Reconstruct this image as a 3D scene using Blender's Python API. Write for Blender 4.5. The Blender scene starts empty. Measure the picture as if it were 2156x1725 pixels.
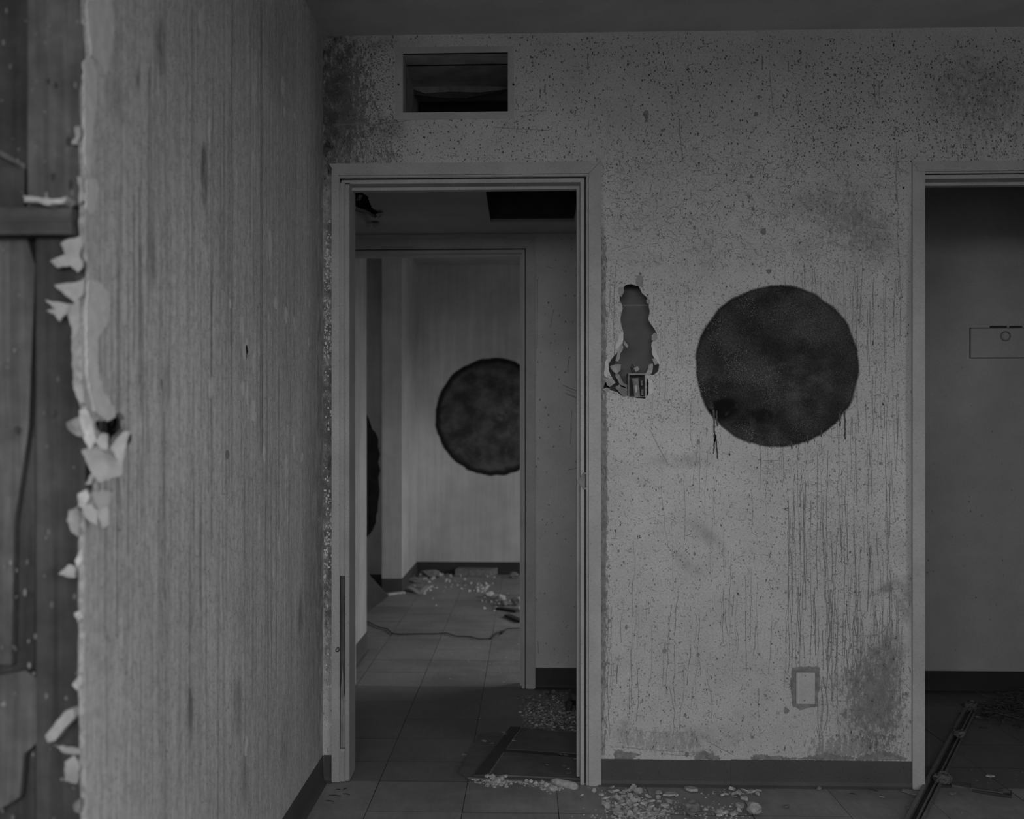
import bpy, bmesh, math, random
import numpy as np
from mathutils import Vector, geometry as mgeo

# ------------------------------------------------------------------ camera, world, light, exposure
SC = bpy.context.scene
FPX, CX, CY = 2320.0, 1023.0, 920.0          # focal length and principal point of the view camera (2156 x 1725 frame)
TH = math.radians(2.1)                       # yaw of the camera against the room
H = 1.191                                    # lens height
D = 3.775                                    # distance to the back wall
cam_d = bpy.data.cameras.new('camera'); cam = bpy.data.objects.new('camera', cam_d)
SC.collection.objects.link(cam); SC.camera = cam
cam.location = (0, 0, H); cam.rotation_euler = (math.radians(90), 0, TH)
cam_d.sensor_fit = 'HORIZONTAL'; cam_d.sensor_width = 36.0
cam_d.lens = FPX / 2156 * 36
cam_d.shift_x = (1078 - CX) / 2156; cam_d.shift_y = (CY - 862.5) / 2156
cam_d.clip_start = 0.05
cam_d.dof.use_dof = True; cam_d.dof.focus_distance = 3.80; cam_d.dof.aperture_fstop = 3.1

W = bpy.data.worlds.new('overcast_sky'); SC.world = W; W.use_nodes = True
_bg = W.node_tree.nodes['Background']; _bg.inputs['Color'].default_value = (1, 1, 1, 1); _bg.inputs['Strength'].default_value = 7.0   # even overcast

def portal(name, loc, rot, sx, sy):
    d = bpy.data.lights.new(name, 'AREA'); d.shape = 'RECTANGLE'; d.size = sx; d.size_y = sy
    d.cycles.is_portal = True
    o = bpy.data.objects.new(name, d); SC.collection.objects.link(o); o.location = loc; o.rotation_euler = rot

WIN1 = (-1.30, 0.85, 0.95, 2.20)              # rear window: x0 x1 z0 z1 at y = REAR
REAR = -1.2
WIN3_ADDED = (-1.0, 0.75, 1.00, 2.10)                # unseen side window added to brighten the left wall: y0 y1 z0 z1 at x = RIGHT
WIN2 = (5.85, 8.05, 0.70, 1.80)               # side window of the far room: y0 y1 z0 z1 at x = RIGHT
RIGHT = 2.75
portal('window_daylight_rear', ((WIN1[0]+WIN1[1])/2, REAR-0.1, (WIN1[2]+WIN1[3])/2), (math.radians(90), 0, 0), WIN1[1]-WIN1[0], WIN1[3]-WIN1[2])
portal('window_daylight_side', (RIGHT+0.1, (WIN2[0]+WIN2[1])/2, (WIN2[2]+WIN2[3])/2), (0, math.radians(90), 0), WIN2[3]-WIN2[2], WIN2[1]-WIN2[0])

portal('added_daylight_front_side', (RIGHT+0.1, (WIN3_ADDED[0]+WIN3_ADDED[1])/2, (WIN3_ADDED[2]+WIN3_ADDED[3])/2), (0, math.radians(90), 0), WIN3_ADDED[3]-WIN3_ADDED[2], WIN3_ADDED[1]-WIN3_ADDED[0])

vs = SC.view_settings
vs.view_transform = 'Standard'; vs.look = 'None'; vs.gamma = 1.0; vs.exposure = 0.05; vs.use_curve_mapping = False
SC.cycles.use_denoising = True

# ------------------------------------------------------------------ helpers
RNG = np.random.default_rng(11)
random.seed(5)
CT, ST = math.cos(TH), math.sin(TH)
def ray(u, v):
    a, b = (u - CX) / FPX, (CY - v) / FPX
    return (-ST + a * CT, CT + a * ST, b)
def onY(u, v, Y):
    d = ray(u, v); t = Y / d[1]; return (t * d[0], Y, H + t * d[2])
def onX(u, v, X):
    d = ray(u, v); t = X / d[0]; return (X, t * d[1], H + t * d[2])
def onZ(u, v, Z=0.0):
    d = ray(u, v); t = (Z - H) / d[2]; return (t * d[0], t * d[1], Z)
def bx(u, v): p = onY(u, v, D); return (p[0], p[2])      # on the back wall -> (x, z)
def lx(u, v): p = onX(u, v, XL); return (p[1], p[2])     # on the left wall -> (y, z)

XL = -0.7005
CEIL = 2.573
Y2 = 5.21; Y2B = 5.34            # wall between hall and far room
HALLZ = 2.15
YF = 9.55; CEIL3 = 2.685
DB = D + 0.13                    # hall side of the back wall

def link(o, parent=None):
    SC.collection.objects.link(o)
    if parent is not None: o.parent = parent
    return o
def tag(o, label=None, cat=None, group=None, kind=None):
    if label: o['label'] = label
    if cat: o['category'] = cat
    if group: o['group'] = group
    if kind: o['kind'] = kind
    return o
def empty(name, loc=(0, 0, 0)):
    o = bpy.data.objects.new(name, None); o.empty_display_size = 0.05; o.location = loc
    return link(o)
def mesh(name, verts, faces, mat, parent=None, smooth=False):
    me = bpy.data.meshes.new(name)
    off = parent.location if parent is not None else Vector((0, 0, 0))
    me.from_pydata([(p[0]-off[0], p[1]-off[1], p[2]-off[2]) for p in verts], [], faces)
    bm = bmesh.new(); bm.from_mesh(me); bmesh.ops.recalc_face_normals(bm, faces=bm.faces); bm.to_mesh(me); bm.free()
    if smooth:
        for p in me.polygons: p.use_smooth = True
    me.materials.append(mat)
    return link(bpy.data.objects.new(name, me), parent)
class MB:
    def __init__(s): s.v = []; s.f = []
    def add(s, v, f):
        n = len(s.v); s.v += [tuple(p) for p in v]; s.f += [tuple(i + n for i in q) for q in f]; return s
    def box(s, x0, x1, y0, y1, z0, z1):
        return s.add([(x0,y0,z0),(x1,y0,z0),(x1,y1,z0),(x0,y1,z0),(x0,y0,z1),(x1,y0,z1),(x1,y1,z1),(x0,y1,z1)],
                     [(0,3,2,1),(4,5,6,7),(0,1,5,4),(1,2,6,5),(2,3,7,6),(3,0,4,7)])
    def prism(s, loop, ext):                      # loop of 3-D points extruded by vector ext
        n = len(loop); a = [Vector(p) for p in loop]; b = [p + Vector(ext) for p in a]
        return s.add(a + b, [tuple(range(n)), tuple(range(2*n-1, n-1, -1))] + [(i, (i+1) % n, n+(i+1) % n, n+i) for i in range(n)])
    def tube(s, pts, r, seg=8):
        pts = [Vector(p) for p in pts]; rings = []; n = len(pts)
        for i, p in enumerate(pts):
            t = (pts[min(i+1, n-1)] - pts[max(i-1, 0)]).normalized()
            up = Vector((0,0,1)) if abs(t.z) < .9 else Vector((1,0,0))
            a = t.cross(up).normalized(); b = a.cross(t)
            rr = r[i] if hasattr(r, '__len__') else r
            rings.append([p + a*math.cos(2*math.pi*k/seg)*rr + b*math.sin(2*math.pi*k/seg)*rr for k in range(seg)])
        v = [q for rg in rings for q in rg]
        f = [(i*seg+k, i*seg+(k+1) % seg, (i+1)*seg+(k+1) % seg, (i+1)*seg+k) for i in range(n-1) for k in range(seg)]
        f += [tuple(range(seg-1, -1, -1)), tuple(range((n-1)*seg, n*seg))]
        return s.add(v, f)
    def build(s, name, mat, parent=None, smooth=False): return mesh(name, s.v, s.f, mat, parent, smooth)
def box(name, x0, x1, y0, y1, z0, z1, mat, parent=None, bevel=0.0):
    o = MB().box(x0, x1, y0, y1, z0, z1).build(name, mat, parent)
    if bevel:
        m = o.modifiers.new('bevel', 'BEVEL'); m.width = bevel; m.segments = 2; m.limit_method = 'ANGLE'
    return o
def plate(name, loops, to3d, ext, mat, parent=None, mb=None, edge=None):
    """flat board with holes: loops of 2-D points (first = outline), to3d maps to the front face, ext = thickness vector"""
    own = mb is None; mb = mb or MB()
    L = [[Vector((p[0], p[1], 0)) for p in lp] for lp in loops]
    tris = mgeo.tessellate_polygon(L)
    flat = [p for lp in L for p in lp]; n = len(flat)
    front = [Vector(to3d(p[0], p[1])) for p in flat]; back = [p + Vector(ext) for p in front]
    f = [tuple(t) for t in tris] + [tuple(n + i for i in reversed(t)) for t in tris]
    k = 0
    for lp in L:
        m = len(lp)
        for i in range(m): f.append((k+i, k+(i+1) % m, n+k+(i+1) % m, n+k+i))
        k += m
    mb.add(front + back, f)
    if not own: return mb
    o = mb.build(name, mat, parent)
    if edge:
        o.data.materials.append(edge)
        for p in o.data.polygons:
            if p.index >= 2*len(tris): p.material_index = 1
    return o
def rag(loop, step, amp, seed=0, closed=True):
    """break the straight sides of a loop into ragged short ones"""
    r = random.Random(seed); out = []
    n = len(loop)
    for i in range(n if closed else n-1):
        a = Vector(loop[i][:2]); b = Vector(loop[(i+1) % n][:2]); k = max(1, int((b-a).length / step))
        d = (b - a); nn = Vector((-d.y, d.x)).normalized() if d.length else Vector((0, 0))
        for j in range(k):
            p = a + d * (j / k)
            if j: p = p + nn * r.uniform(-amp, amp)
            out.append((p.x, p.y))
    if not closed: out.append(tuple(loop[-1][:2]))
    return out

# ------------------------------------------------------------------ materials (all grey: the photograph is black and white)
class MT:
    def __init__(s, name, rough=0.75, spec=0.25):
        s.m = bpy.data.materials.new(name); s.m.use_nodes = True; s.t = s.m.node_tree; s.n = s.t.nodes; s.l = s.t.links
        s.b = s.n['Principled BSDF']; s.b.inputs['Roughness'].default_value = rough; s.b.inputs['Specular IOR Level'].default_value = spec
        s.pos = s.n.new('ShaderNodeNewGeometry').outputs['Position']
    def put(s, sock, v):
        if hasattr(v, 'is_linked'): s.l.new(v, sock)
        else: sock.default_value = v
    def math(s, op, a, b=0.0, clamp=False):
        n = s.n.new('ShaderNodeMath'); n.operation = op; n.use_clamp = clamp; s.put(n.inputs[0], a); s.put(n.inputs[1], b); return n.outputs[0]
    def coords(s, scale, rot=(0,0,0), loc=(0,0,0), src=None):
        n = s.n.new('ShaderNodeMapping'); s.l.new(src or s.pos, n.inputs[0]); n.inputs['Scale'].default_value = scale
        n.inputs['Rotation'].default_value = rot; n.inputs['Location'].default_value = loc; return n.outputs[0]
    def noise(s, scale, detail=3.0, rough=0.55, dist=0.0):
        n = s.n.new('ShaderNodeTexNoise'); n.inputs['Detail'].default_value = detail; n.inputs['Roughness'].default_value = rough
        n.inputs['Distortion'].default_value = dist
        if hasattr(scale, '__len__'): s.l.new(s.coords(scale), n.inputs['Vector']); n.inputs['Scale'].default_value = 1.0
        else: s.l.new(s.pos, n.inputs['Vector']); n.inputs['Scale'].default_value = scale
        return n.outputs[0]
    def vor(s, scale, out='Distance', feature='F1', rnd=1.0):
        n = s.n.new('ShaderNodeTexVoronoi'); n.feature = feature; n.inputs['Randomness'].default_value = rnd
        if hasattr(scale, '__len__'): s.l.new(s.coords(scale), n.inputs['Vector']); n.inputs['Scale'].default_value = 1.0
        else: s.l.new(s.pos, n.inputs['Vector']); n.inputs['Scale'].default_value = scale
        return n.outputs[out]
    def ramp(s, v, a, b, lo=0.0, hi=1.0):
        n = s.n.new('ShaderNodeMapRange'); n.interpolation_type = 'SMOOTHSTEP'; s.put(n.inputs['Value'], v)
        n.inputs['From Min'].default_value = a; n.inputs['From Max'].default_value = b
        n.inputs['To Min'].default_value = lo; n.inputs['To Max'].default_value = hi; return n.outputs[0]
    def lerp(s, a, b, f):
        n = s.n.new('ShaderNodeMix'); n.data_type = 'FLOAT'; s.put(n.inputs[0], f); s.put(n.inputs[2], a); s.put(n.inputs[3], b); return n.outputs[0]
    def blob(s, c, r, rot=(0,0,0), a=1.0, b=0.2):
        """soft elliptical patch centred at c with radii r: 1 inside, 0 outside"""
        n = s.n.new('ShaderNodeVectorMath'); n.operation = 'SUBTRACT'; s.l.new(s.pos, n.inputs[0]); n.inputs[1].default_value = c
        rt = s.n.new('ShaderNodeMapping'); s.l.new(n.outputs[0], rt.inputs[0]); rt.inputs['Rotation'].default_value = rot
        sc = s.n.new('ShaderNodeMapping'); s.l.new(rt.outputs[0], sc.inputs[0]); sc.inputs['Scale'].default_value = tuple(1.0/q for q in r)
        ln = s.n.new('ShaderNodeVectorMath'); ln.operation = 'LENGTH'; s.l.new(sc.outputs[0], ln.inputs[0])
        return s.ramp(ln.outputs['Value'], b, a, 1.0, 0.0)
    def out(s, alb, bump=None, strength=0.2, dist=0.003, rough=None):
        alb = s.math('MAXIMUM', alb, 0.004) if hasattr(alb, 'is_linked') else alb
        if hasattr(alb, 'is_linked'): s.l.new(alb, s.b.inputs['Base Color'])
        else: s.b.inputs['Base Color'].default_value = (alb, alb, alb, 1)
        if rough is not None: s.put(s.b.inputs['Roughness'], rough)
        if bump is not None:
            n = s.n.new('ShaderNodeBump'); n.inputs['Strength'].default_value = strength; n.inputs['Distance'].default_value = dist
            s.l.new(bump, n.inputs['Height']); s.l.new(n.outputs[0], s.b.inputs['Normal'])
        return s.m
def simple(name, alb, var=0.15, scale=30.0, rough=0.8, spec=0.2, bump=0.0, bdist=0.002, stretch=None):
    m = MT(name, rough, spec); f = m.noise(stretch or scale, 3.0)
    v = m.math('MULTIPLY', alb, m.ramp(f, 0.25, 0.75, 1 - var, 1 + var))
    return m.out(v, f if bump else None, bump, bdist)

WALL = 0.60
def wall_back_mat():
    m = MT('back_wall_paint', 0.7, 0.25)
    big = m.noise(1.6, 2.0); mid = m.noise(9.0, 3.0); fine = m.noise(160.0, 2.0); brk = m.noise(28.0, 4.0, 0.65)
    v = m.math('MULTIPLY', WALL, m.ramp(big, 0.3, 0.7, 0.93, 1.07))
    v = m.math('MULTIPLY', v, m.ramp(mid, 0.3, 0.7, 0.95, 1.05))
    v = m.math('MULTIPLY', v, m.ramp(fine, 0.3, 0.7, 0.9, 1.08))
    # fine specks
    d = m.vor(170.0); c = m.n.new('ShaderNodeSeparateColor'); m.l.new(d.node.outputs['Color'], c.inputs[0])
    sp = m.math('MULTIPLY', m.ramp(d, 0.16, 0.30, 1.0, 0.0), m.ramp(c.outputs[0], 0.62, 0.68))
    v = m.math('MULTIPLY', v, m.math('SUBTRACT', 1.0, m.math('MULTIPLY', sp, 0.38)))
    def grime(uv, ru, rv, k, rot=0.0, soft=0.2, br=True):
        nonlocal v
        x, z = bx(*uv)
        g = m.blob((x, D, z), (ru/613.0, 1.0, rv/613.0), (0, rot, 0), 1.0, soft)
        if br: g = m.math('MULTIPLY', g, m.ramp(brk, 0.32, 0.62, 0.25, 1.0))
        v = m.math('MULTIPLY', v, m.math('SUBTRACT', 1.0, m.math('MULTIPLY', g, k)))
    grime((686, 200), 95, 240, 0.62); grime((690, 330), 80, 90, 0.6); grime((688, 900), 26, 760, 0.60, 0, 0.5)
    grime((700, 90), 240, 40, 0.45); grime((790, 275), 90, 50, 0.35); grime((720, 480), 40, 90, 0.5)
    grime((1760, 430), 130, 70, 0.28); grime((1830, 500), 80, 80, 0.30); grime((1700, 520), 40, 30, 0.2)
    grime((1435, 972), 90, 22, 0.33, 0, 0.1); grime((1490, 1130), 90, 26, 0.30, -0.75, 0.0); grime((1450, 1190), 60, 22, 0.25, -0.7, 0.0)
    grime((1885, 1232), 70, 20, 0.48, 0.38, 0.2); grime((1905, 1270), 26, 60, 0.45)
    grime((1850, 1420), 80, 110, 0.42); grime((1840, 1520), 100, 70, 0.42); grime((1790, 1440), 70, 40, 0.35); grime((1880, 1360), 50, 60, 0.35)
    grime((1266, 1000), 14, 700, 0.50, 0, 0.6); grime((1916, 900), 12, 560, 0.30, 0, 0.5, False)
    grime((1310, 1540), 30, 40, 0.3); grime((1480, 1590), 40, 16, 0.4); grime((2050, 180), 160, 120, 0.30); grime((1500, 1555), 150, 40, 0.16)
    pn = m.noise((95, 1, 42), 4.0, 0.74)
    def patch(uv, ru, rv, k, th, rot=0.0):
        nonlocal v
        x, z = bx(*uv); g = m.blob((x, D, z), (ru/613.0, 1.0, rv/613.0), (0, rot, 0), 1.0, 0.0)
        g = m.ramp(m.math('ADD', pn, m.math('MULTIPLY', g, 0.30)), th, th + 0.025)
        v = m.math('MULTIPLY', v, m.math('SUBTRACT', 1.0, m.math('MULTIPLY', g, k)))
    patch((1840, 1470), 120, 190, 0.38, 0.66); patch((1800, 1575), 190, 50, 0.35, 0.66); patch((1270, 1050), 18, 700, 0.42, 0.64); patch((715, 215), 130, 220, 0.52, 0.64)
    patch((688, 950), 30, 760, 0.40, 0.66); patch((1400, 1560), 200, 60, 0.25, 0.70); patch((2080, 230), 330, 260, 0.20, 0.76); patch((1790, 470), 190, 150, 0.20, 0.74)
    # pale rubbed spots
    for uv, r in (((1850, 580), 22), ((1862, 612), 26), ((1645, 500), 30), ((1350, 815), 46), ((1405, 690), 22)):
        x, z = bx(*uv); g = m.math('MULTIPLY', m.blob((x, D, z), (r/613., 1, r/700.), (0,0,0), 1.0, 0.3), m.ramp(brk, 0.3, 0.6, 0.3, 1.0))
        v = m.lerp(v, 0.66, m.math('MULTIPLY', g, 0.7))
    return m.out(v)
def wall_left_mat():
    m = MT('left_wall_paint', 0.7, 0.25)
    big = m.noise(1.5, 3.0); fine = m.noise((1, 90, 45), 3.0); st = m.noise((1, 75, 1.1), 2.0, 0.6); st2 = m.noise((1, 260, 4.0), 2.0, 0.6); brk = m.noise((1, 30, 14), 2.0)
    v = m.math('MULTIPLY', 0.66, m.ramp(big, 0.3, 0.7, 0.92, 1.08))
    v = m.math('MULTIPLY', v, m.ramp(st, 0.35, 0.65, 0.90, 1.06))
    v = m.math('MULTIPLY', v, m.ramp(st2, 0.35, 0.65, 0.88, 1.06))
    v = m.math('MULTIPLY', v, m.ramp(fine, 0.3, 0.65, 0.82, 1.08))
    d = m.vor((1, 150, 95)); sp = m.ramp(d, 0.12, 0.30, 0.50, 1.0); v = m.math('MULTIPLY', v, sp)
    def grime(uv, ry, rz, k, rot=0.0, soft=0.1):
        nonlocal v
        y, z = lx(*uv)
        g = m.math('MULTIPLY', m.blob((XL, y, z), (1, ry, rz), (rot, 0, 0), 1.0, soft), m.ramp(brk, 0.3, 0.6, 0.4, 1.0))
        v = m.math('MULTIPLY', v, m.math('SUBTRACT', 1.0, m.math('MULTIPLY', g, k)))
    grime((678, 900), 0.30, 2.6, 0.55, 0, 0.1); grime((650, 1180), 0.16, 1.1, 0.25)
    grime((338, 90), 0.045, 0.10, 0.5); grime((320, 540), 0.045, 0.07, 0.45); grime((250, 215), 0.06, 0.06, 0.25); grime((352, 800), 0.03, 0.09, 0.28)
    grime((500, 1480), 0.06, 0.13, 0.40); grime((632, 1300), 0.07, 0.12, 0.45); grime((515, 1640), 0.05, 0.10, 0.35); grime((600, 1560), 0.08, 0.16, 0.25)
    grime((590, 110), 0.30, 0.30, 0.22); grime((430, 368), 0.032, 0.085, 0.62, 0, 0.55); grime((400, 1490), 0.034, 0.095, 0.7, 0, 0.1); grime((290, 165), 0.016, 0.034, 0.6); grime((427, 1400), 0.01, 0.03, 0.5); grime((340, 808), 0.012, 0.014, 0.5); grime((300, 810), 0.05, 0.07, 0.18)
    return m.out(v)
def plain_wall_mat(name, alb, streak=0.0):
    m = MT(name, 0.75, 0.2)
    big = m.noise(1.7, 3.0); mid = m.noise(8.0, 3.0); fine = m.noise(120.0, 2.0); st = m.noise((22, 22, 1.2), 2.0, 0.6) if streak else None
    v = m.math('MULTIPLY', alb, m.ramp(big, 0.3, 0.7, 0.86, 1.1)); v = m.math('MULTIPLY', v, m.ramp(mid, 0.3, 0.7, 0.95, 1.04))
    v = m.math('MULTIPLY', v, m.ramp(fine, 0.3, 0.7, 0.95, 1.04))
    if streak: v = m.math('MULTIPLY', v, m.ramp(st, 0.35, 0.65, 1 - streak, 1 + streak * .5))
    return m.out(v)
def wood_mat(name, alb, axis='z', rough=0.75):
    m = MT(name, rough, 0.25)
    sc = {'z': (60, 60, 2.0), 'x': (2.0, 60, 60), 'y': (60, 2.0, 60)}[axis]
    g = m.noise(sc, 5.0, 0.6, 0.6); b = m.noise(6.0, 3.0); k = m.noise(40.0, 3.0)
    v = m.math('MULTIPLY', alb, m.ramp(g, 0.3, 0.7, 0.72, 1.25)); v = m.math('MULTIPLY', v, m.ramp(b, 0.3, 0.7, 0.75, 1.25))
    v = m.math('MULTIPLY', v, m.ramp(k, 0.35, 0.7, 0.9, 1.1))
    return m.out(v, g, 0.35, 0.002)
def tile_mat(name, alb):
    m = MT(name, 0.55, 0.35)
    oi = m.n.new('ShaderNodeObjectInfo').outputs['Random']
    big = m.noise(2.2, 2.0); mid = m.noise(14.0, 4.0, 0.65); fine = m.noise(180.0, 2.0); scr = m.noise((60, 9, 1), 2.0)
    v = m.math('MULTIPLY', alb, m.ramp(oi, 0.0, 1.0, 0.93, 1.07)); v = m.math('MULTIPLY', v, m.ramp(big, 0.3, 0.7, 0.85, 1.12))
    v = m.math('MULTIPLY', v, m.ramp(mid, 0.3, 0.72, 0.88, 1.12)); v = m.math('MULTIPLY', v, m.ramp(fine, 0.3, 0.75, 0.93, 1.08)); v = m.math('MULTIPLY', v, m.ramp(scr, 0.3, 0.7, 0.95, 1.05))
    return m.out(v, None, 0.1, 0.001, m.ramp(mid, 0.3, 0.7, 0.5, 0.75))
def trim_mat(name, alb, speck=0.35):
    m = MT(name, 0.6, 0.3)
    b = m.noise(7.0, 4.0); f = m.noise(140.0, 3.0); d = m.vor(95.0); c = m.n.new('ShaderNodeSeparateColor'); m.l.new(d.node.outputs['Color'], c.inputs[0])
    sp = m.math('MULTIPLY', m.ramp(d, 0.10, 0.24, 1.0, 0.0), m.ramp(c.outputs[0], 0.7, 0.75))
    v = m.math('MULTIPLY', alb, m.ramp(b, 0.3, 0.7, 0.9, 1.08)); v = m.math('MULTIPLY', v, m.ramp(f, 0.3, 0.7, 0.93, 1.05))
    v = m.math('MULTIPLY', v, m.math('SUBTRACT', 1.0, m.math('MULTIPLY', sp, speck)))
    return m.out(v)

M_BACK = wall_back_mat(); M_LEFT = wall_left_mat()
M_WALL = plain_wall_mat('plain_wall_paint', 0.56); M_HALL = plain_wall_mat('hall_wall_paint_lifted', 0.66); M_SIDE = plain_wall_mat('side_room_paint', 0.58); M_FARL = plain_wall_mat('far_side_paint_lowered', 0.44, .08); M_FAR = plain_wall_mat('far_wall_paint', 0.58, 0.08)  # light level put into the colour: hall lifted, far side lowered
M_CEIL = plain_wall_mat('ceiling_paint', 0.50); M_TILE = tile_mat('vinyl_tile', 0.32); M_TILEH = tile_mat('darker_vinyl_tile', 0.22); M_TILES = tile_mat('darkest_vinyl_tile', 0.19); M_SLAB = simple('floor_adhesive', 0.035, 0.3)  # hall copy of the vinyl tile darker, side room copy darkest
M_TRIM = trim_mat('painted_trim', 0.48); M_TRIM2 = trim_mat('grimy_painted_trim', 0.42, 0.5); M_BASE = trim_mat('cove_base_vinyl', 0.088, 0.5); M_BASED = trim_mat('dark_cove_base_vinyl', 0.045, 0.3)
M_MARK = simple('bared_old_paint', 0.27, 0.25, 60); M_MARKD = simple('dark_mould', 0.15, 0.3, 60); M_PALE = simple('pale_flaked_plaster', 0.74, 0.1, 40)
M_GYPE = simple('broken_board_edge', 0.38, 0.3, 90, 0.9, 0.1, 0.4, 0.003); M_GYPD = simple('dirty_gypsum_core', 0.30, 0.25, 60, 0.9, 0.1, 0.4, 0.003); M_GYP = simple('torn_gypsum', 0.42, 0.15, 50, 0.9, 0.1, 0.4, 0.004); M_PAPER = simple('drywall_paper', 0.36, 0.18, 40, 0.9, 0.1)
M_CHIP = simple('plaster_chip', 0.52, 0.25, 60, 0.9, 0.1, 0.4, 0.004); M_CHIPD = simple('dirty_plaster_chip', 0.24, 0.35, 60, 0.9, 0.1, 0.4, 0.004)
M_CAV = simple('cavity_paper', 0.22, 0.12, 10, 0.9, 0.1)
M_WOOD = wood_mat('old_stud_wood', 0.125); M_WOOD2 = wood_mat('dark_stud_wood', 0.07); M_WOODX = wood_mat('dark_ledge_wood', 0.10, 'x'); M_RAW = wood_mat('splintered_raw_wood', 0.12)
M_METAL = simple('dull_metal', 0.20, 0.2, 40, 0.5, 0.5); M_DUCT = simple('duct_metal', 0.5, 0.25, 12, 0.55, 0.5); M_BLACK = simple('black_void_lining', 0.02, 0.2)
M_BOARD = simple('grimy_panel_board', 0.155, 0.18, 14, 0.7, 0.3); M_BOARDD = simple('dark_panel_frame', 0.07, 0.2, 14, 0.7, 0.3); M_DARK = simple('dark_sheet', 0.045, 0.3, 12, 0.6, 0.4)
M_ROPE = simple('dirty_rag', 0.14, 0.3, 60, 0.95, 0.1); M_WIRE = simple('black_wire', 0.04, 0.2, 60, 0.5, 0.4); M_GROUND = simple('outdoor_ground', 0.12, 0.2, 2)
M_FIBRE = simple('tangled_fibre', 0.09, 0.4, 60, 0.95, 0.1)

# ------------------------------------------------------------------ the shell
def S(o): o['kind'] = 'structure'; return o
S(box('ground_outside', -40, 40, -40, 50, -0.62, -0.60, M_GROUND))
floor = S(box('floor', -2.5, RIGHT+0.12, REAR-0.12, YF+0.2, -0.12, -0.003, M_SLAB))
T = 0.3048; gap = 0.0012
tile_me = {}
def tile(x0, y0, ly=T, mat=M_TILE):
    key = (round(ly, 4), mat.name)
    if key not in tile_me:
        b = MB(); e = 0.0004; w = T - gap; l = ly - gap
        b.add([(0,0,-.003),(w,0,-.003),(w,l,-.003),(0,l,-.003),(0,0,-.0003),(w,0,-.0003),(w,l,-.0003),(0,l,-.0003),(e,e,0),(w-e,e,0),(w-e,l-e,0),(e,l-e,0)],
              [(0,1,5,4),(1,2,6,5),(2,3,7,6),(3,0,4,7),(4,5,9,8),(5,6,10,9),(6,7,11,10),(7,4,8,11),(8,9,10,11)])
        me = bpy.data.meshes.new('tile'); me.from_pydata(b.v, [], b.f); me.materials.append(mat); me.materials.append(M_SLAB)
        for p_ in me.polygons: p_.material_index = 0 if p_.index == 8 else 1
        tile_me[key] = me
    o = bpy.data.objects.new('tile', tile_me[key]); o.location = (x0 + gap/2, y0 + gap/2, random.uniform(-.0003, .0003))
    o.rotation_euler = (random.uniform(-.0012, .0012), random.uniform(-.0012, .0012), random.uniform(-.0015, .0015)); link(o, floor)
XS = -0.2027
for k in range(-2, 10):                                   # front room, five rows up to the doorsill
    for j in range(5): tile(XS + k*T, 3.490 - (j-0)*T)
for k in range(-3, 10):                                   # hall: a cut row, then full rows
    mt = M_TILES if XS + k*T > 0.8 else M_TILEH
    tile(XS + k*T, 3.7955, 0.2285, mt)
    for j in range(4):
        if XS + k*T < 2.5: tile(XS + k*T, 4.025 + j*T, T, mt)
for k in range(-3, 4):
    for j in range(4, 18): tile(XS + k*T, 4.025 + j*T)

S(box('ceiling', -2.4, RIGHT, REAR, D, CEIL, CEIL+0.03, M_CEIL))
S(box('roof', -2.55, RIGHT+0.15, REAR-0.15, YF+0.25, 2.78, 2.90, M_WALL))
S(box('ceiling_far', -2.4, RIGHT, Y2B, YF, CEIL3, CEIL3+0.03, M_CEIL))
S(box('ceiling_side', 0.85, RIGHT, DB, Y2, CEIL, CEIL+0.03, M_CEIL))
S(box('wall_outer_left', -2.52, -2.4, REAR-0.12, YF+0.2, -0.1, 2.80, M_WALL))
rw = [(-0.12+REAR, -.1), (YF+.2, -.1), (YF+.2, 2.8), (-0.12+REAR, 2.8)]
wr = [(WIN2[0], WIN2[2]), (WIN2[1], WIN2[2]), (WIN2[1], WIN2[3]), (WIN2[0], WIN2[3])]
wr3 = [(WIN3_ADDED[0], WIN3_ADDED[2]), (WIN3_ADDED[1], WIN3_ADDED[2]), (WIN3_ADDED[1], WIN3_ADDED[3]), (WIN3_ADDED[0], WIN3_ADDED[3])]
S(plate('wall_right', [rw, wr3, wr], lambda a, b: (RIGHT, a, b), (0.12, 0, 0), M_WALL))
S(plate('wall_rear', [[(-2.52, -.1), (RIGHT+.12, -.1), (RIGHT+.12, 2.8), (-2.52, 2.8)], [(WIN1[0], WIN1[2]), (WIN1[1], WIN1[2]), (WIN1[1], WIN1[3]), (WIN1[0], WIN1[3])]],
        lambda a, b: (a, REAR, b), (0, -0.12, 0), M_WALL))
S(box('wall_far', -2.4, RIGHT, YF, YF+0.12, 0, 2.80, M_FAR))
for i, (nm, w) in enumerate((('window_1', WIN1), ('window_2', WIN2), ('added_window', WIN3_ADDED))):
    e = S(empty(nm)); b = MB(); fw = 0.045
    a0, a1, z0, z1 = w; am = (a0+a1)/2
    for (p, q, r, s_) in ((a0, a0+fw, z0, z1), (a1-fw, a1, z0, z1), (a0+fw, a1-fw, z0, z0+fw), (a0+fw, a1-fw, z1-fw, z1), (am-fw/2, am+fw/2, z0+fw, z1-fw)):
        o = box('window_frame', p, q, REAR-.09, REAR-.04, r, s_, M_TRIM, e) if i == 0 else box('window_frame', RIGHT+.04, RIGHT+.09, p, q, r, s_, M_TRIM, e)

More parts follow.
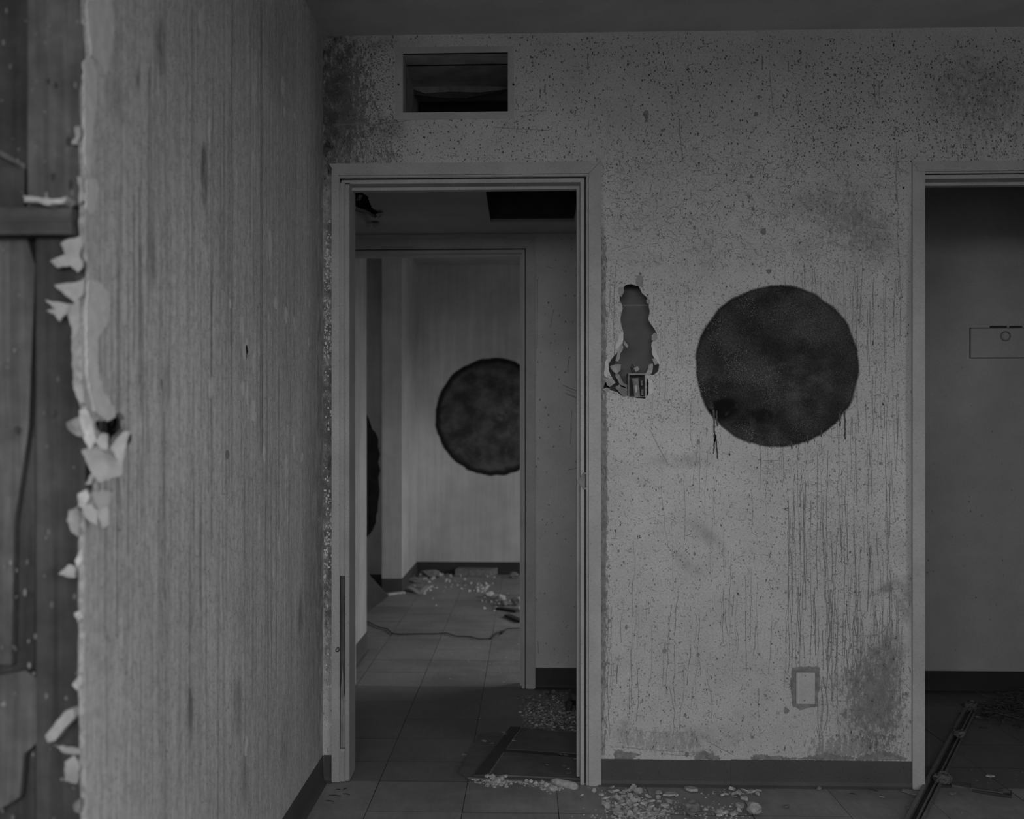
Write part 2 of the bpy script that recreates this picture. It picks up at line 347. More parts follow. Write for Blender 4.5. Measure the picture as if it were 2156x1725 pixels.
# --- back wall: two boards with a hollow between them
DO = [(bx(727, 900)[0]-.013-.008, bx(1222, 900)[0]+.013+.008, 2.068+.03)]          # rough opening of door 1
dl, dr, dtop = bx(727, 900)[0], bx(1222, 900)[0], bx(980, 386)[1]
el, er, etop = bx(1945, 900)[0], bx(1945, 900)[0]+0.80, bx(1980, 377)[1]
RO = 0.02
vx0, vz0 = bx(848, 238); vx1, vz1 = bx(1070, 110)
hole_uv = [(1318,600),(1330,598),(1345,603),(1352,618),(1362,626),(1366,640),(1368,655),(1364,672),(1370,682),(1382,700),(1384,712),(1372,722),(1374,738),(1380,752),(1388,768),(1386,782),(1376,790),(1360,790),(1364,800),(1364,832),(1358,840),(1324,836),(1322,834),(1312,836),(1300,826),(1286,822),(1270,820),(1274,806),(1290,797),(1282,780),(1282,766),(1294,748),(1306,735),(1312,722),(1313,702),(1309,690),(1306,672),(1308,660),(1312,648),(1306,636),(1304,628),(1310,618),(1314,604)]
hole = rag([bx(u, v) for u, v in hole_uv], 0.012, 0.003, 3)
outer = [(-2.4, 0), (dl-RO, 0), (dl-RO, dtop+RO), (dr+RO, dtop+RO), (dr+RO, 0), (el-RO, 0), (el-RO, etop+RO), (er+RO, etop+RO), (er+RO, 0), (RIGHT, 0), (RIGHT, 2.78), (-2.4, 2.78)]
vent = [(vx0, vz0), (vx1, vz0), (vx1, vz1), (vx0, vz1)]
wall_back = S(plate('wall_back', [outer, vent, hole], lambda a, b: (a, D, b), (0, 0.013, 0), M_BACK, edge=M_GYPD))
plate('rear_board', [outer, vent], lambda a, b: (a, DB-0.013, b), (0, 0.013, 0), M_CAV, wall_back)
hx0, _ = bx(1308, 634); hx1, hz = bx(1372, 634)
box('backing_seam', hx0-.03, hx1+.03, DB-.016, DB-.013, hz-.003, hz+.001, M_PAPER, wall_back)
for u in (1296, 1398): 
    x = bx(u, 700)[0]; box('stud', x-.02 if u < 1300 else x, x if u < 1300 else x+.038, D+.0135, DB-.0135, 0, CEIL, M_WOOD2, wall_back)
# gypsum core rim and torn paper left around the hole
def shard(name, uv, plane, depth, mat, parent, seed=0, tilt=0.0):
    """small ragged plate on a wall plane, standing proud by depth"""
    pts = rag(uv, 7, 1.6, seed); r = random.Random(seed)
    if plane == 'back': P = [onY(u, v, D - 0.0005) for u, v in pts]; e = (0, -depth, 0)
    elif plane == 'in': P = [onY(u, v, D + 0.035) for u, v in pts]; e = (0, -depth, 0)
    elif plane == 'left': P = [onX(u, v, XL + 0.0004) for u, v in pts]; e = (depth, 0, 0)
    else: P = [onY(u, v, plane) for u, v in pts]; e = (0, -depth, 0)
    if tilt:
        c = sum((Vector(p) for p in P), Vector()) / len(P); P = [Vector(p) + Vector((0, (p[0]-c.x)*tilt + (p[2]-c.z)*tilt*.6, 0)) for p in P]
    return MB().prism(P, e).build(name, mat, parent)
for k, (uv, pl, dp, mt) in enumerate([
    ([(1340,582),(1350,577),(1354,590),(1354,606),(1342,602),(1338,596)], 'back', .0012, M_PAPER),
    ([(1302,606),(1312,604),(1314,614),(1308,626),(1303,618)], 'back', .004, M_GYP),
    ([(1360,632),(1368,630),(1369,640),(1362,640)], 'back', .005, M_GYP),
    ([(1372,706),(1380,700),(1384,714),(1378,719),(1372,716)], 'back', .003, M_GYP),
    ([(1374,724),(1382,742),(1388,760),(1392,768),(1384,766),(1372,740)], 'back', .002, M_PALE),
    ([(1372,756),(1380,755),(1386,766),(1378,769)], 'back', .006, M_GYP),
    ([(1296,728),(1304,706),(1311,694),(1312,718),(1306,728),(1296,736)], 'back', .002, M_PALE),
    ([(1314,718),(1322,728),(1320,734),(1313,726)], 'back', .012, M_GYP),
    ([(1308,727),(1312,730),(1301,762),(1295,760)], 'back', .010, M_GYP),
    ([(1284,772),(1296,767),(1307,768),(1306,780),(1298,788),(1290,782)], 'back', .005, M_GYP),
    ([(1276,803),(1288,796),(1296,806),(1284,815),(1278,812)], 'back', .005, M_GYP),
    ([(1268,820),(1278,816),(1285,820),(1278,827)], 'back', .006, M_GYP),
    ([(1293,785),(1303,788),(1312,806),(1322,812),(1318,818),(1306,814)], 'in', .004, M_PAPER),
    ([(1294,816),(1304,810),(1321,818),(1321,836),(1312,837)], 'in', .004, M_PAPER),
    ([(1366,768),(1374,766),(1372,786),(1362,794),(1360,786)], 'in', .010, M_CHIP),
    ([(1334,776),(1342,772),(1346,778),(1338,784)], 'in', .010, M_CHIP),
    ([(1366,802),(1373,800),(1376,826),(1368,832)], 'back', .0012, M_PALE),
    ([(1274,762),(1279,756),(1282,778),(1278,796),(1272,790)], 'back', .002, M_PALE)]):
    shard('torn_paper' if mt in (M_PAPER, M_PALE) else 'gypsum_flake', uv, pl, dp, mt, wall_back, k)

# --- left wall: board with a torn free end and a small hole
edge = [(172,-60),(172,40),(176,110),(170,200),(172,270),(167,300),(170,360),(172,420),(166,470),(170,520),(176,560),(172,620),(166,660),(160,720),(162,800),(168,850),(180,880),(186,915),(184,945),(196,985),(190,1030),(178,1050),(168,1090),(166,1200),(168,1300),(166,1420),(168,1520),(170,1620),(171,1725),(172,1900)]
E = [lx(u + 11, v) for u, v in edge]
E = [(E[0][0], CEIL)] + E[1:]
E = rag(E, 0.012, 0.0022, 4, closed=False)
while E[-1][1] < 0: E.pop()
lo = E + [(E[-1][0], 0.0), (D, 0.0), (D, CEIL)]
lhole = rag([lx(u, v) for u, v in [(200,888),(222,884),(240,878),(246,870),(258,870),(264,884),(266,904),(256,912),(248,918),(240,940),(232,944),(226,920),(212,914),(204,902)]], 0.006, 0.0015, 8)
wall_left = S(plate('wall_left', [lo, lhole], lambda a, b: (XL, a, b), (-0.0095, 0, 0), M_LEFT, edge=M_GYPE))
lhole2 = [lx(u, v) for u, v in [(270,920),(276,914),(275,930),(268,940)]]
MB().prism([(XL+.0006, y, z) for y, z in lhole2], (0.0004, 0, 0)).build('gouge', M_DARK, wall_left)
YE = 1.735
box('stud_core', XL-.11, XL-.040, YE+.05, D-.02, 0, CEIL, M_WOOD2, wall_left)

# --- torn end of the left wall: framing seen end-on
framing = S(empty('wall_framing'))
def fb(u0, u1, v0, v1, Y, th, mat, name='stud', sk=0.0):
    """board facing the camera at depth Y, thickness th away from it"""
    a, b = onY(u0, v1, Y), onY(u1, v0, Y); c = onY(u0+sk, v0, Y); d = onY(u1+sk, v0, Y)
    return MB().prism([(a[0], Y, max(0, a[2])), (b[0]-(d[0]-b[0])*0, Y, max(0, a[2])), (d[0], Y, min(CEIL, b[2])), (c[0], Y, min(CEIL, b[2]))], (0, th, 0)).build(name, mat, framing)
fb(58, 176, -200, 436, YE, 0.03, M_WOOD, 'stud'); fb(76, 180, 470, 2700, YE+.004, 0.03, M_WOOD2, 'stud')
fb(-70, 57, -200, 436, YE+.03, 0.03, M_WOOD2, 'plank'); fb(-30, 52, 352, 436, YE+.012, 0.018, M_WOOD2, 'block')
MB().prism([onY(*q, YE+.011) for q in ((-30,300),(54,346),(54,356),(-30,312))], (0, .012, 0)).build('brace', M_WOOD, framing)
box('ledge', onY(-160, 460, YE)[0], onY(166, 460, YE)[0], YE-.028, YE+.03, onY(80, 494, YE-.028)[2], onY(80, 434, YE-.028)[2], M_WOODX, framing, .003)
fb(-20, 74, 470, 2700, YE+.03, 0.02, M_WOOD2, 'plank')
MB().prism([onY(*q, YE+.010) for q in ((-90,480),(50,480),(74,560),(60,900),(30,1100),(24,1400),(-90,1400))], (0, .018, 0)).build('plank', M_WOOD, framing)
MB().prism([onY(*q, YE+.006) for q in ((-90,1440),(52,1412),(80,1430),(82,1560),(50,1590),(40,1680),(-90,1760))], (0, .020, 0)).build('plank', M_WOOD, framing)
for u in (-260, -520, -800): fb(u, u+115, -200, 2700, YE+.01, 0.09, M_WOOD2, 'stud')
box('backing_sheet', -2.4, XL-.02, YE+.10, YE+.115, 0, 2.78, M_DARK, framing)
KN = MB()
for u, v, r in ((145,300,11),(102,172,8),(118,180,7),(112,372,9),(150,388,10),(110,870,10),(36,905,9)):
    c = onY(u, v, YE-.0003); n = 8
    KN.prism([(c[0]+math.cos(2*math.pi*k/n)*r/1900*random.uniform(.6,1.2), c[1], c[2]+math.sin(2*math.pi*k/n)*r/1340*random.uniform(.7,1.3)) for k in range(n)], (0, .001, 0))
o = KN.build('knots', M_DARK, framing); o['kind'] = 'stuff'
SP = MB(); r_ = random.Random(9)                          # whitish plaster splashes on the studs
for k in range(70):
    u, v = r_.uniform(0, 165), r_.choice([r_.uniform(20, 420), r_.uniform(520, 1725), r_.uniform(1150, 1725)])
    Yp = YE-.0006 if (u > 60 and v < 430) else (YE+.0034 if u > 80 else YE+.005); c = onY(u, v, Yp); s_ = r_.uniform(.0008, .0026); q = r_.uniform(1, 3)
    SP.prism([(c[0]+math.cos(t)*s_, Yp, c[2]+math.sin(t)*s_*q) for t in (0, 1.1, 2.2, 3.2, 4.2, 5.2)], (0, .0005, 0))
o = SP.build('plaster_splashes', M_CHIPD, framing); o['kind'] = 'stuff'
for k, (uv, dp, mt, ti) in enumerate([
    ([(140,505),(166,497),(174,512),(168,538),(176,560),(166,575),(150,560),(128,566),(112,552),(122,545),(140,536),(130,515)], .004, M_GYP, .2),
    ([(120,602),(150,596),(176,588),(175,622),(160,638),(140,622)], .004, M_GYP, .3),
    ([(100,632),(116,636),(140,640),(158,642),(152,662),(138,664),(130,678),(120,664),(104,656),(120,652)], .005, M_GYP, .3),
    ([(146,668),(162,634),(172,632),(170,700),(172,790),(182,848),(170,850),(158,820),(154,740),(154,690)], .006, M_GYP, 0),
    ([(160,268),(172,268),(172,290),(164,306),(152,304),(162,290)], .005, M_GYP, 0),
    ([(164,372),(174,375),(178,420),(168,430),(170,400)], .004, M_GYP, 0),
    ([(66,420),(100,424),(130,428),(158,424),(150,436),(112,440),(100,434),(70,434)], .030, M_CHIP, 0),
    ([(148,890),(166,880),(182,870),(186,890),(196,915),(178,920),(164,915),(152,905)], .010, M_CHIPD, .3),
    ([(170,865),(182,858),(196,885),(206,930),(196,950),(184,930)], .008, M_CHIP, .2),
    ([(178,948),(206,940),(232,960),(258,986),(254,1002),(216,1016),(204,1000),(190,975)], .004, M_PAPER, .5),
    ([(206,930),(216,912),(226,914),(230,948),(216,946)], .006, M_GYP, .4),
    ([(236,945),(256,912),(268,908),(262,990),(254,980),(246,956)], .004, M_GYP, .4),
    ([(182,1020),(196,996),(203,1004),(194,1020)], .006, M_GYP, 0),
    ([(168,1040),(184,1030),(192,1045),(182,1070),(170,1066)], .008, M_CHIP, .2),
    ([(146,1075),(162,1068),(168,1085),(168,1130),(155,1120),(144,1096)], .004, M_PAPER, .3),
    ([(180,1066),(198,1062),(210,1080),(210,1105),(196,1098),(184,1084)], .010, M_GYP, .3),
    ([(206,1072),(228,1066),(232,1105),(218,1112)], .003, M_PAPER, .2),
    ([(130,1208),(148,1188),(162,1194),(162,1216),(146,1214)], .008, M_GYP, .2),
    ([(162,1180),(176,1150),(178,1170),(168,1196)], .006, M_CHIP, .2),
    ([(160,1290),(172,1284),(178,1300),(168,1310)], .006, M_CHIP, .2),
    ([(156,1440),(170,1420),(176,1440),(166,1452)], .006, M_CHIP, .2),
    ([(110,1540),(146,1492),(162,1488),(164,1506),(128,1552),(116,1554)], .020, M_GYP, .2),
    ([(118,1566),(150,1572),(172,1580),(170,1590),(140,1584)], .005, M_PAPER, .3),
    ([(140,1602),(158,1590),(168,1612),(166,1648),(142,1640)], .006, M_PAPER, .3),
    ([(158,1690),(172,1680),(172,1710),(162,1706)], .006, M_CHIPD, .2)]):
    shard('drywall_scrap', uv, YE-.012 if k != 6 else YE-.02, dp, mt, wall_left, 40+k, ti)
for k, uv in enumerate([[(174,-80),(226,-80),(236,20),(238,55),(232,110),(222,160),(204,128),(190,118),(184,60)],
                        [(174,130),(186,118),(202,150),(204,190),(192,300),(188,370),(176,350)],
                        [(180,380),(200,376),(206,400),(200,440),(188,452),(178,440)],
                        [(184,590),(206,592),(226,620),(230,650),(222,686),(206,710),(202,760),(214,820),(238,858),(242,878),(224,888),(196,866),(182,800),(178,700),(180,640)],
                        [(190,1040),(214,1032),(236,1040),(226,1064),(206,1076)]]):
    shard('plaster_patch', uv, 'left', 0.0022, M_PALE, wall_left, 80+k)

# --- walls of the hall and the rooms beyond
d2r = onY(1099, 900, Y2)[0]; d2l = onY(748, 900, Y2B)[0]; d2t = onY(900, 533, Y2)[2]
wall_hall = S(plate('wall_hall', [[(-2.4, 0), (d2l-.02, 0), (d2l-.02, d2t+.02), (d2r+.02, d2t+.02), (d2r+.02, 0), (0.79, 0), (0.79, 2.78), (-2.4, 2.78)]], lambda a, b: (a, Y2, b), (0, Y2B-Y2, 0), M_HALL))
S(box('wall_side', 0.79, RIGHT, Y2, Y2B, 0, 2.78, M_SIDE))
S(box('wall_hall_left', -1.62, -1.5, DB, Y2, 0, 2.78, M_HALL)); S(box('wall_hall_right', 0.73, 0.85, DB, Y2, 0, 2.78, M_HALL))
hb = [onZ(u, v, HALLZ)[:2] for u, v in [(733,392),(745,396),(760,398),(765,408),(772,412),(778,424),(784,438),(794,444),(798,452),(790,460),(776,452),(762,446),(748,440),(738,432),(730,424),(720,410)]]
hb = rag(hb, 0.02, 0.006, 6)
cx0 = onZ(1033, 467, HALLZ)[0]; cx1 = onZ(1208, 467, HALLZ)[0]; cy1 = onZ(1120, 467, HALLZ)[1]
ceiling_hall = S(plate('ceiling_hall', [[(-1.5, DB), (0.73, DB), (0.73, Y2), (-1.5, Y2)], [(cx0, cy1-.62), (cx1, cy1-.62), (cx1, cy1), (cx0, cy1)], hb], lambda a, b: (a, b, HALLZ), (0, 0, 0.013), M_CEIL))
for k, uv in enumerate([[(756,402),(764,406),(758,414),(750,418)], [(744,440),(764,446),(776,456),(772,462),(756,452)], [(768,462),(780,466),(778,472),(770,470)], [(780,466),(794,464),(800,470),(788,474)], [(792,444),(808,442),(806,448),(796,454)]]):
    p = [Vector(onZ(u, v, HALLZ)) + Vector((0, 0, -.004 - .012*random.random())) for u, v in uv]
    MB().prism(p, (0, 0, -.002)).build('hanging_paper', M_PAPER if k else M_CHIPD, ceiling_hall)
# far room
xa = -0.889; ya = onX(772, 900, xa)[1]
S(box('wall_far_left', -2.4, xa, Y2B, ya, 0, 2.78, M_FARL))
YP = 8.40; YR = 8.66
xp0 = onY(804, 900, YP)[0]; xp1 = onY(846, 900, YP)[0]
wall_pier = S(box('wall_pier', xp0, xp1, YP, YF, 0, 2.78, M_FAR))
rh = rag([(p[0], p[2]) for p in [onY(u, v, YR) for u, v in [(745,872),(770,868),(776,880),(784,904),(792,912),(796,940),(801,990),(798,1020),(796,1060),(792,1100),(784,1118),(772,1132),(745,1110)]]], 0.05, 0.012, 2)
S(plate('wall_recess', [[(-2.4, 0), (xp0, 0), (xp0, 2.78), (-2.4, 2.78)], rh], lambda a, b: (a, YR, b), (0, 0.013, 0), M_FAR))
S(box('wall_recess_back', -2.4, xp0-.001, YR+.12, YR+.133, 0, 2.78, M_BOARDD))
S(box('beam', xa-.5, xp1, YP-.35, YP, CEIL3-.09, CEIL3, M_FAR))

# ------------------------------------------------------------------ baseboards (vinyl cove)
def cove(name, p, q, nrm, mat, h=0.094, parent=None):
    p, q, n = Vector((p[0], p[1], 0)), Vector((q[0], q[1], 0)), Vector((nrm[0], nrm[1], 0))
    prof = [(0.0005, h), (0.003, h), (0.0035, 0.02), (0.007, 0.009), (0.017, 0.002), (0.017, 0.0003), (0.0005, 0.0003)]
    a = [p + n*w + Vector((0, 0, z)) for w, z in prof]
    return MB().prism(a, q - p).build(name, mat, parent)
e = S(empty('baseboard_back')); jx = bx(1539, 1600)[0]
box('joint', jx-.0014, jx+.001, D-.0032, D-.0004, .001, .091, M_DARK, e); xr = bx(1259, 1600)[0]; xs = bx(1919, 1600)[0]
cove('cove_strip', (xr, D), (jx-.0012, D), (0, -1), M_BASE, 0.091, e); cove('cove_strip', (jx+.0008, D), (xs, D), (0, -1), M_BASE, 0.094, e)
cove('cove_strip', (XL+.004, D), (bx(699, 1600)[0], D), (0, -1), M_BASE, 0.094, e)
o = S(cove('baseboard_left', (XL, E[-1][0]), (XL, D-.004), (1, 0), M_BASE))
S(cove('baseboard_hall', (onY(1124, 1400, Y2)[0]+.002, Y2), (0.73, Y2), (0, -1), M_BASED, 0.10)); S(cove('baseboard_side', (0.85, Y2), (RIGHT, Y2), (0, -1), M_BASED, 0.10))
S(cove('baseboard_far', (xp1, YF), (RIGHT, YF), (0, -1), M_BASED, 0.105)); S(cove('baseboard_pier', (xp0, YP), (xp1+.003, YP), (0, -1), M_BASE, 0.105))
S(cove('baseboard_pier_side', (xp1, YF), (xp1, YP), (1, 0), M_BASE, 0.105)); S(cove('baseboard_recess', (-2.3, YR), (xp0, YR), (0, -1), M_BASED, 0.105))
S(cove('baseboard_far_left', (xa, Y2B), (xa, ya), (1, 0), M_BASE, 0.105))

# ------------------------------------------------------------------ door frames
def frame(name, Y, x0, x1, zt, yb, wl=0.041, wr=0.041, wt=0.041, off=0.008, mat=M_TRIM, sides='LTR', lj=True, flat=False):
    """x0, x1, zt: clear opening; casing stands off by off from the jamb edge"""
    e = S(empty(name)); th = 0.012; jt = 0.013
    def strip(nm, pts, y0, ext, m=mat): return MB().prism([(p[0], y0, p[1]) for p in pts], (0, ext, 0)).build(nm, m, e)
    a, b, c = x0 - jt - off, x1 + jt + off, zt + jt + off         # inner edge of the casing
    bd = 0.007; g = 0.0007
    if 'L' in sides and flat:
        strip('casing', [(a-wl-bd, 0.002), (x0-.0005, 0.002), (x0-.0005, c+bd-g), (a-bd, c+bd-g), (a-wl-bd, c+wt+bd-g)], Y, -th)
    elif 'L' in sides:
        strip('casing', [(a-wl-bd, 0.002), (a-bd, 0.002), (a-bd, c+bd-g), (a-wl-bd, c+wt+bd-g)], Y, -th)
        strip('bead', [(a-bd+g, 0.002), (a, 0.002), (a, c-g), (a-bd+g, c+bd-g)], Y, -th*.6)
    if 'T' in sides:
        strip('casing', [(a-bd+g, c+bd), (b+bd-g, c+bd), (b+wr+bd-g, c+wt+bd), (a-wl-bd+g, c+wt+bd)], Y, -th)
        strip('bead', [(a+g, c), (b-g, c), (b+bd-g, c+bd-g), (a-bd+g, c+bd-g)], Y, -th*.6)
    if 'R' in sides:
        strip('casing', [(b+bd, 0.002), (b+wr+bd, 0.002), (b+wr+bd, c+wt+bd-g), (b+bd, c+bd-g)], Y, -th)
        strip('bead', [(b, 0.002), (b+bd-g, 0.002), (b+bd-g, c+bd-g), (b, c-g)], Y, -th*.6)
    if lj: box('jamb', x0-jt, x0, Y-.003, yb, 0.002, zt, mat, e)
    box('jamb', x1, x1+jt, Y-.003, yb, 0.002, zt, mat, e); box('head_jamb', x0-jt, x1+jt, Y-.003, yb, zt, zt+jt, mat, e)
    ys = Y + (yb-Y)*.42
    box('door_stop', x0, x0+.010, ys, ys+.032, 0.002, zt, mat, e); box('door_stop', x1-.010, x1, ys, ys+.032, 0.002, zt, mat, e); box('door_stop', x0+.010, x1-.010, ys, ys+.032, zt-.010, zt, mat, e)
    for xx0, xx1 in ((x0-.04, x0-jt-.0005), (x1+jt+.0005, x1+.04)): box('rough_stud', xx0, xx1, Y+.0135, yb-.0135, 0, 2.6, M_WOOD2, e)
    box('header', x0-.04, x1+.04, Y+.0135, yb-.0135, zt+jt+.001, zt+.06, M_WOOD2, e)
    return e
door1 = frame('door_1', D, dl, dr, dtop, DB, sides='TR', wl=0.028, lj=False)
door2 = frame('door_2', Y2, d2l, d2r, d2t, Y2B, wl=0.045, wr=0.037, wt=0.045, off=0.006, mat=M_TRIM)
door3 = frame('door_3', D, el, er, etop, DB, wl=0.017, wr=0.034, wt=0.034, off=0.004, flat=True)
# damaged left side of the first door frame: outer strip whole, inner strip snapped off
def d1(nm, u0, u1, v0, v1, y0, y1, mat, top=None):
    a, b = bx(u0, v1), bx(u1, v0); z0 = max(.002, a[1])
    pts = [(a[0], z0), (b[0], z0), (b[0], b[1] if top is None else bx(u1, top)[1]), (a[0], b[1])]
    return MB().prism([(p[0], y0, p[1]) for p in pts], (0, y1-y0, 0)).build(nm, mat, door1)
d1('casing', 699.5, 716, 357, 1644, D-.0125, D, M_TRIM, 374)
d1('bead', 717, 726.5, 386, 1212, D-.010, D+.001, M_TRIM2); d1('bead', 717, 726.5, 1575, 1644, D-.010, D+.001, M_TRIM2)
d1('jamb', 727.2, 736, 386, 1644, D-.003, DB, M_TRIM2); d1('raw_edge', 717, 727, 1213, 1574, D+.006, D+.02, M_RAW)
MB().prism([(p[0], D+.006, p[1]) for p in [bx(u, v) for u, v in ((717.5,1574),(718,1450),(720,1430),(719.5,1395),(723,1420),(724,1470),(726.5,1460),(726.5,1574))]], (0, -.010, 0)).build('splinter', wood_mat('split_pale_wood', 0.26), door1)
MB().prism([(p[0], D-.001, p[1]) for p in [bx(u, v) for u, v in ((721,1345),(722,1270),(724,1270),(724,1348))]], (0, -.002, 0)).build('splinter', M_WOOD, door1)
c = onY(711, 1368, D-.013); MB().tube([(c[0]+.006*math.cos(t)*s_, c[1]-.002, c[2]+.008*math.sin(t)*s_) for t, s_ in ((0,1),(1,1.1),(2,.8),(3,1),(4,1.2),(5,.9),(6.1,1))], .0018, 6).build('torn_screw_hole', M_DARK, door1)
# strike plates with a rounded lip
def strike(name, u0, u1, v0, v1, par, flip=1):
    e = par; a, b = onY(u0, v1, D-.004), onY(u1, v0, D-.004)
    x0, x1, z0, z1 = a[0], b[0], a[2], b[2]; r = (x1-x0)*.55
    o = MB().prism([(x0, D-.0045, z0+r*1.5), (x0, D-.0045, z1-r*1.5), (x0+r, D-.0045, z1), (x1, D-.0045, z1), (x1, D-.0045, z0), (x0+r, D-.0045, z0)], (0, -.0022, 0)).build('strike_plate', M_METAL, e); o['label'] = 'small metal strike plate with rounded lip'
    m_ = MB().prism([(x1-.006, D-.0068, z0+.006), (x1-.001, D-.0068, z0+.006), (x1-.001, D-.0068, z1-.006), (x1-.006, D-.0068, z1-.006)], (0, -.0004, 0)).build('latch_slot', M_DARK, o)
strike('strike_plate', 1219, 1235, 995, 1031, door1)
strike('strike_plate', 1941.5, 1946.5, 998, 1035, door3)

# ------------------------------------------------------------------ fixtures on the back wall
# open air vent above the door
v = empty('air_vent', ((vx0+vx1)/2, D, vz0))
a, b = bx(832, 253), bx(1082, 97)
ring = [[(a[0], a[1]), (b[0], a[1]), (b[0], b[1]), (a[0], b[1])], [(vx0+.001, vz0+.001), (vx1-.001, vz0+.001), (vx1-.001, vz1-.001), (vx0+.001, vz1-.001)]]
plate('frame', ring, lambda p, q: (p, D-.0015, q), (0, -.0016, 0), trim_mat('vent_border_paint', 0.50, 0.1), v)
dk = 0.55
box('duct_top', vx0, vx1, D+.002, D+dk, vz1, vz1+.002, M_DUCT, v); box('duct_bottom', vx0, vx1, D+.002, D+dk, vz0-.002, vz0, M_DUCT, v)
box('duct_side', vx0-.002, vx0, D+.002, D+dk, vz0, vz1, M_DUCT, v); box('duct_side', vx1, vx1+.002, D+.002, D+dk, vz0, vz1, M_DUCT, v); box('duct_end', vx0, vx1, D+dk, D+dk+.002, vz0, vz1, M_BLACK, v)
p = [onY(u, w, D+.36) for u, w in ((868,188),(868,182),(980,180.5),(1068,183),(1068,188),(1010,195),(950,193),(895,197))]
MB().prism(p, (0, .004, 0)).build('damper_blade', simple('damper_metal', 0.24, 0.2), v)
p = [onY(u, w, D+.37) for u, w in ((866,198),(930,206),(985,206),(1065,190),(1065,186),(866,186))]
MB().prism(p, (0, .004, 0)).build('liner_flap', M_BOARDD, v)
for u, w in ((839, 178), (1081, 178)):
    c = onY(u, w, D-.003); MB().prism([(c[0]+math.cos(t)*.004, c[1], c[2]+math.sin(t)*.005) for t in np.linspace(0, 5.6, 8)], (0, -.0006, 0)).build('screw_hole', M_DARK, v)
tag(v, 'open rectangular air vent with pale border, high above the doorway', 'air vent')
# ceiling vent box above the hall
v = empty('ceiling_vent', ((cx0+cx1)/2, cy1, HALLZ)); hh = 0.30; cy0 = cy1-.62
box('duct_side', cx0-.002, cx0-.0002, cy0, cy1, HALLZ+.001, HALLZ+hh, M_BOARDD, v); box('duct_side', cx1+.0002, cx1+.002, cy0, cy1, HALLZ+.001, HALLZ+hh, M_BOARDD, v)
box('duct_end', cx0, cx1, cy1+.0002, cy1+.002, HALLZ+.001, HALLZ+hh, M_BOARDD, v); box('duct_end', cx0, cx1, cy0-.002, cy0-.0002, HALLZ+.001, HALLZ+hh, M_BOARDD, v); box('duct_top', cx0, cx1, cy0, cy1, HALLZ+hh, HALLZ+hh+.002, M_BLACK, v)
tag(v, 'dark square vent opening in the low hall ceiling behind the doorway', 'air vent')
# blank cover plate
a, b = bx(1675.5, 1482.5), bx(1715.5, 1416)
v = empty('cover_plate', ((a[0]+b[0])/2, D, a[1]))
o = box('plate', a[0], b[0], D-.006, D-.0004, a[1], b[1], trim_mat('cover_plate_paint', 0.56, 0.3), v, 0.0022)
for u, w, r, mt in ((1695, 1423.5, .0028, M_MARK), (1694, 1475, .0026, M_DARK)):
    c = onY(u, w, D-.0062); MB().prism([(c[0]+math.cos(t)*r, c[1], c[2]+math.sin(t)*r) for t in np.linspace(0, 5.5, 8)], (0, -.0006, 0)).build('screw', mt, v)
tag(v, 'painted blank cover plate low on the wall left of the second doorway', 'cover plate')
# electrical box with a bare switch in the wall hole
a, b = bx(1322.5, 837), bx(1361.5, 786)
v = empty('switch_box', ((a[0]+b[0])/2, D, a[1])); w_ = .0035; M_BOX = simple('rusty_box_metal', 0.26, 0.3, 60, 0.7, 0.3)
box('box_side', a[0], a[0]+w_, D-.004, D+.06, a[1], b[1], M_BOX, v); box('box_side', b[0]-w_*1.6, b[0], D-.004, D+.06, a[1], b[1], M_CHIP, v)
box('box_top', a[0]+w_, b[0]-w_*1.6, D-.003, D+.06, b[1]-w_*1.8, b[1], M_BOX, v); box('box_bottom', a[0]+w_, b[0]-w_*1.6, D-.001, D+.06, a[1], a[1]+w_, M_BOX, v); box('box_back', a[0], b[0], D+.06, D+.062, a[1], b[1], M_DARK, v)
def bp(nm, uv, y0, y1, mt): return MB().prism([onY(u, w, y0) for u, w in uv], (0, y1-y0, 0)).build(nm, mt, v)
bp('switch_yoke', [(1331,797),(1344,796),(1348,836),(1336,837)], D-.002, D+.008, M_METAL); bp('switch_body', [(1334,800),(1343,799),(1346,825),(1336,828)], D-.007, D-.002, M_BOX)
bp('switch_lever', [(1336,812),(1341,811),(1342,826),(1337,827)], D-.016, D-.007, M_CHIP); bp('terminal', [(1349,802),(1354,802),(1354,812),(1349,812)], D+.01, D+.02, M_CHIPD); bp('terminal', [(1350,820),(1355,820),(1355,832),(1350,832)], D+.005, D+.02, M_CHIPD)
wp = [onY(u, w, D+y) for u, w, y in ((1332,790,.02),(1330,780,.01),(1334,772,.012),(1331,768,.02),(1328,774,.02),(1331,784,.03))]
MB().tube(wp, .0022, 6).build('wire_tail', M_DARK, v)
tag(v, 'bare metal switch box exposed at the bottom of the torn wall hole', 'switch box')

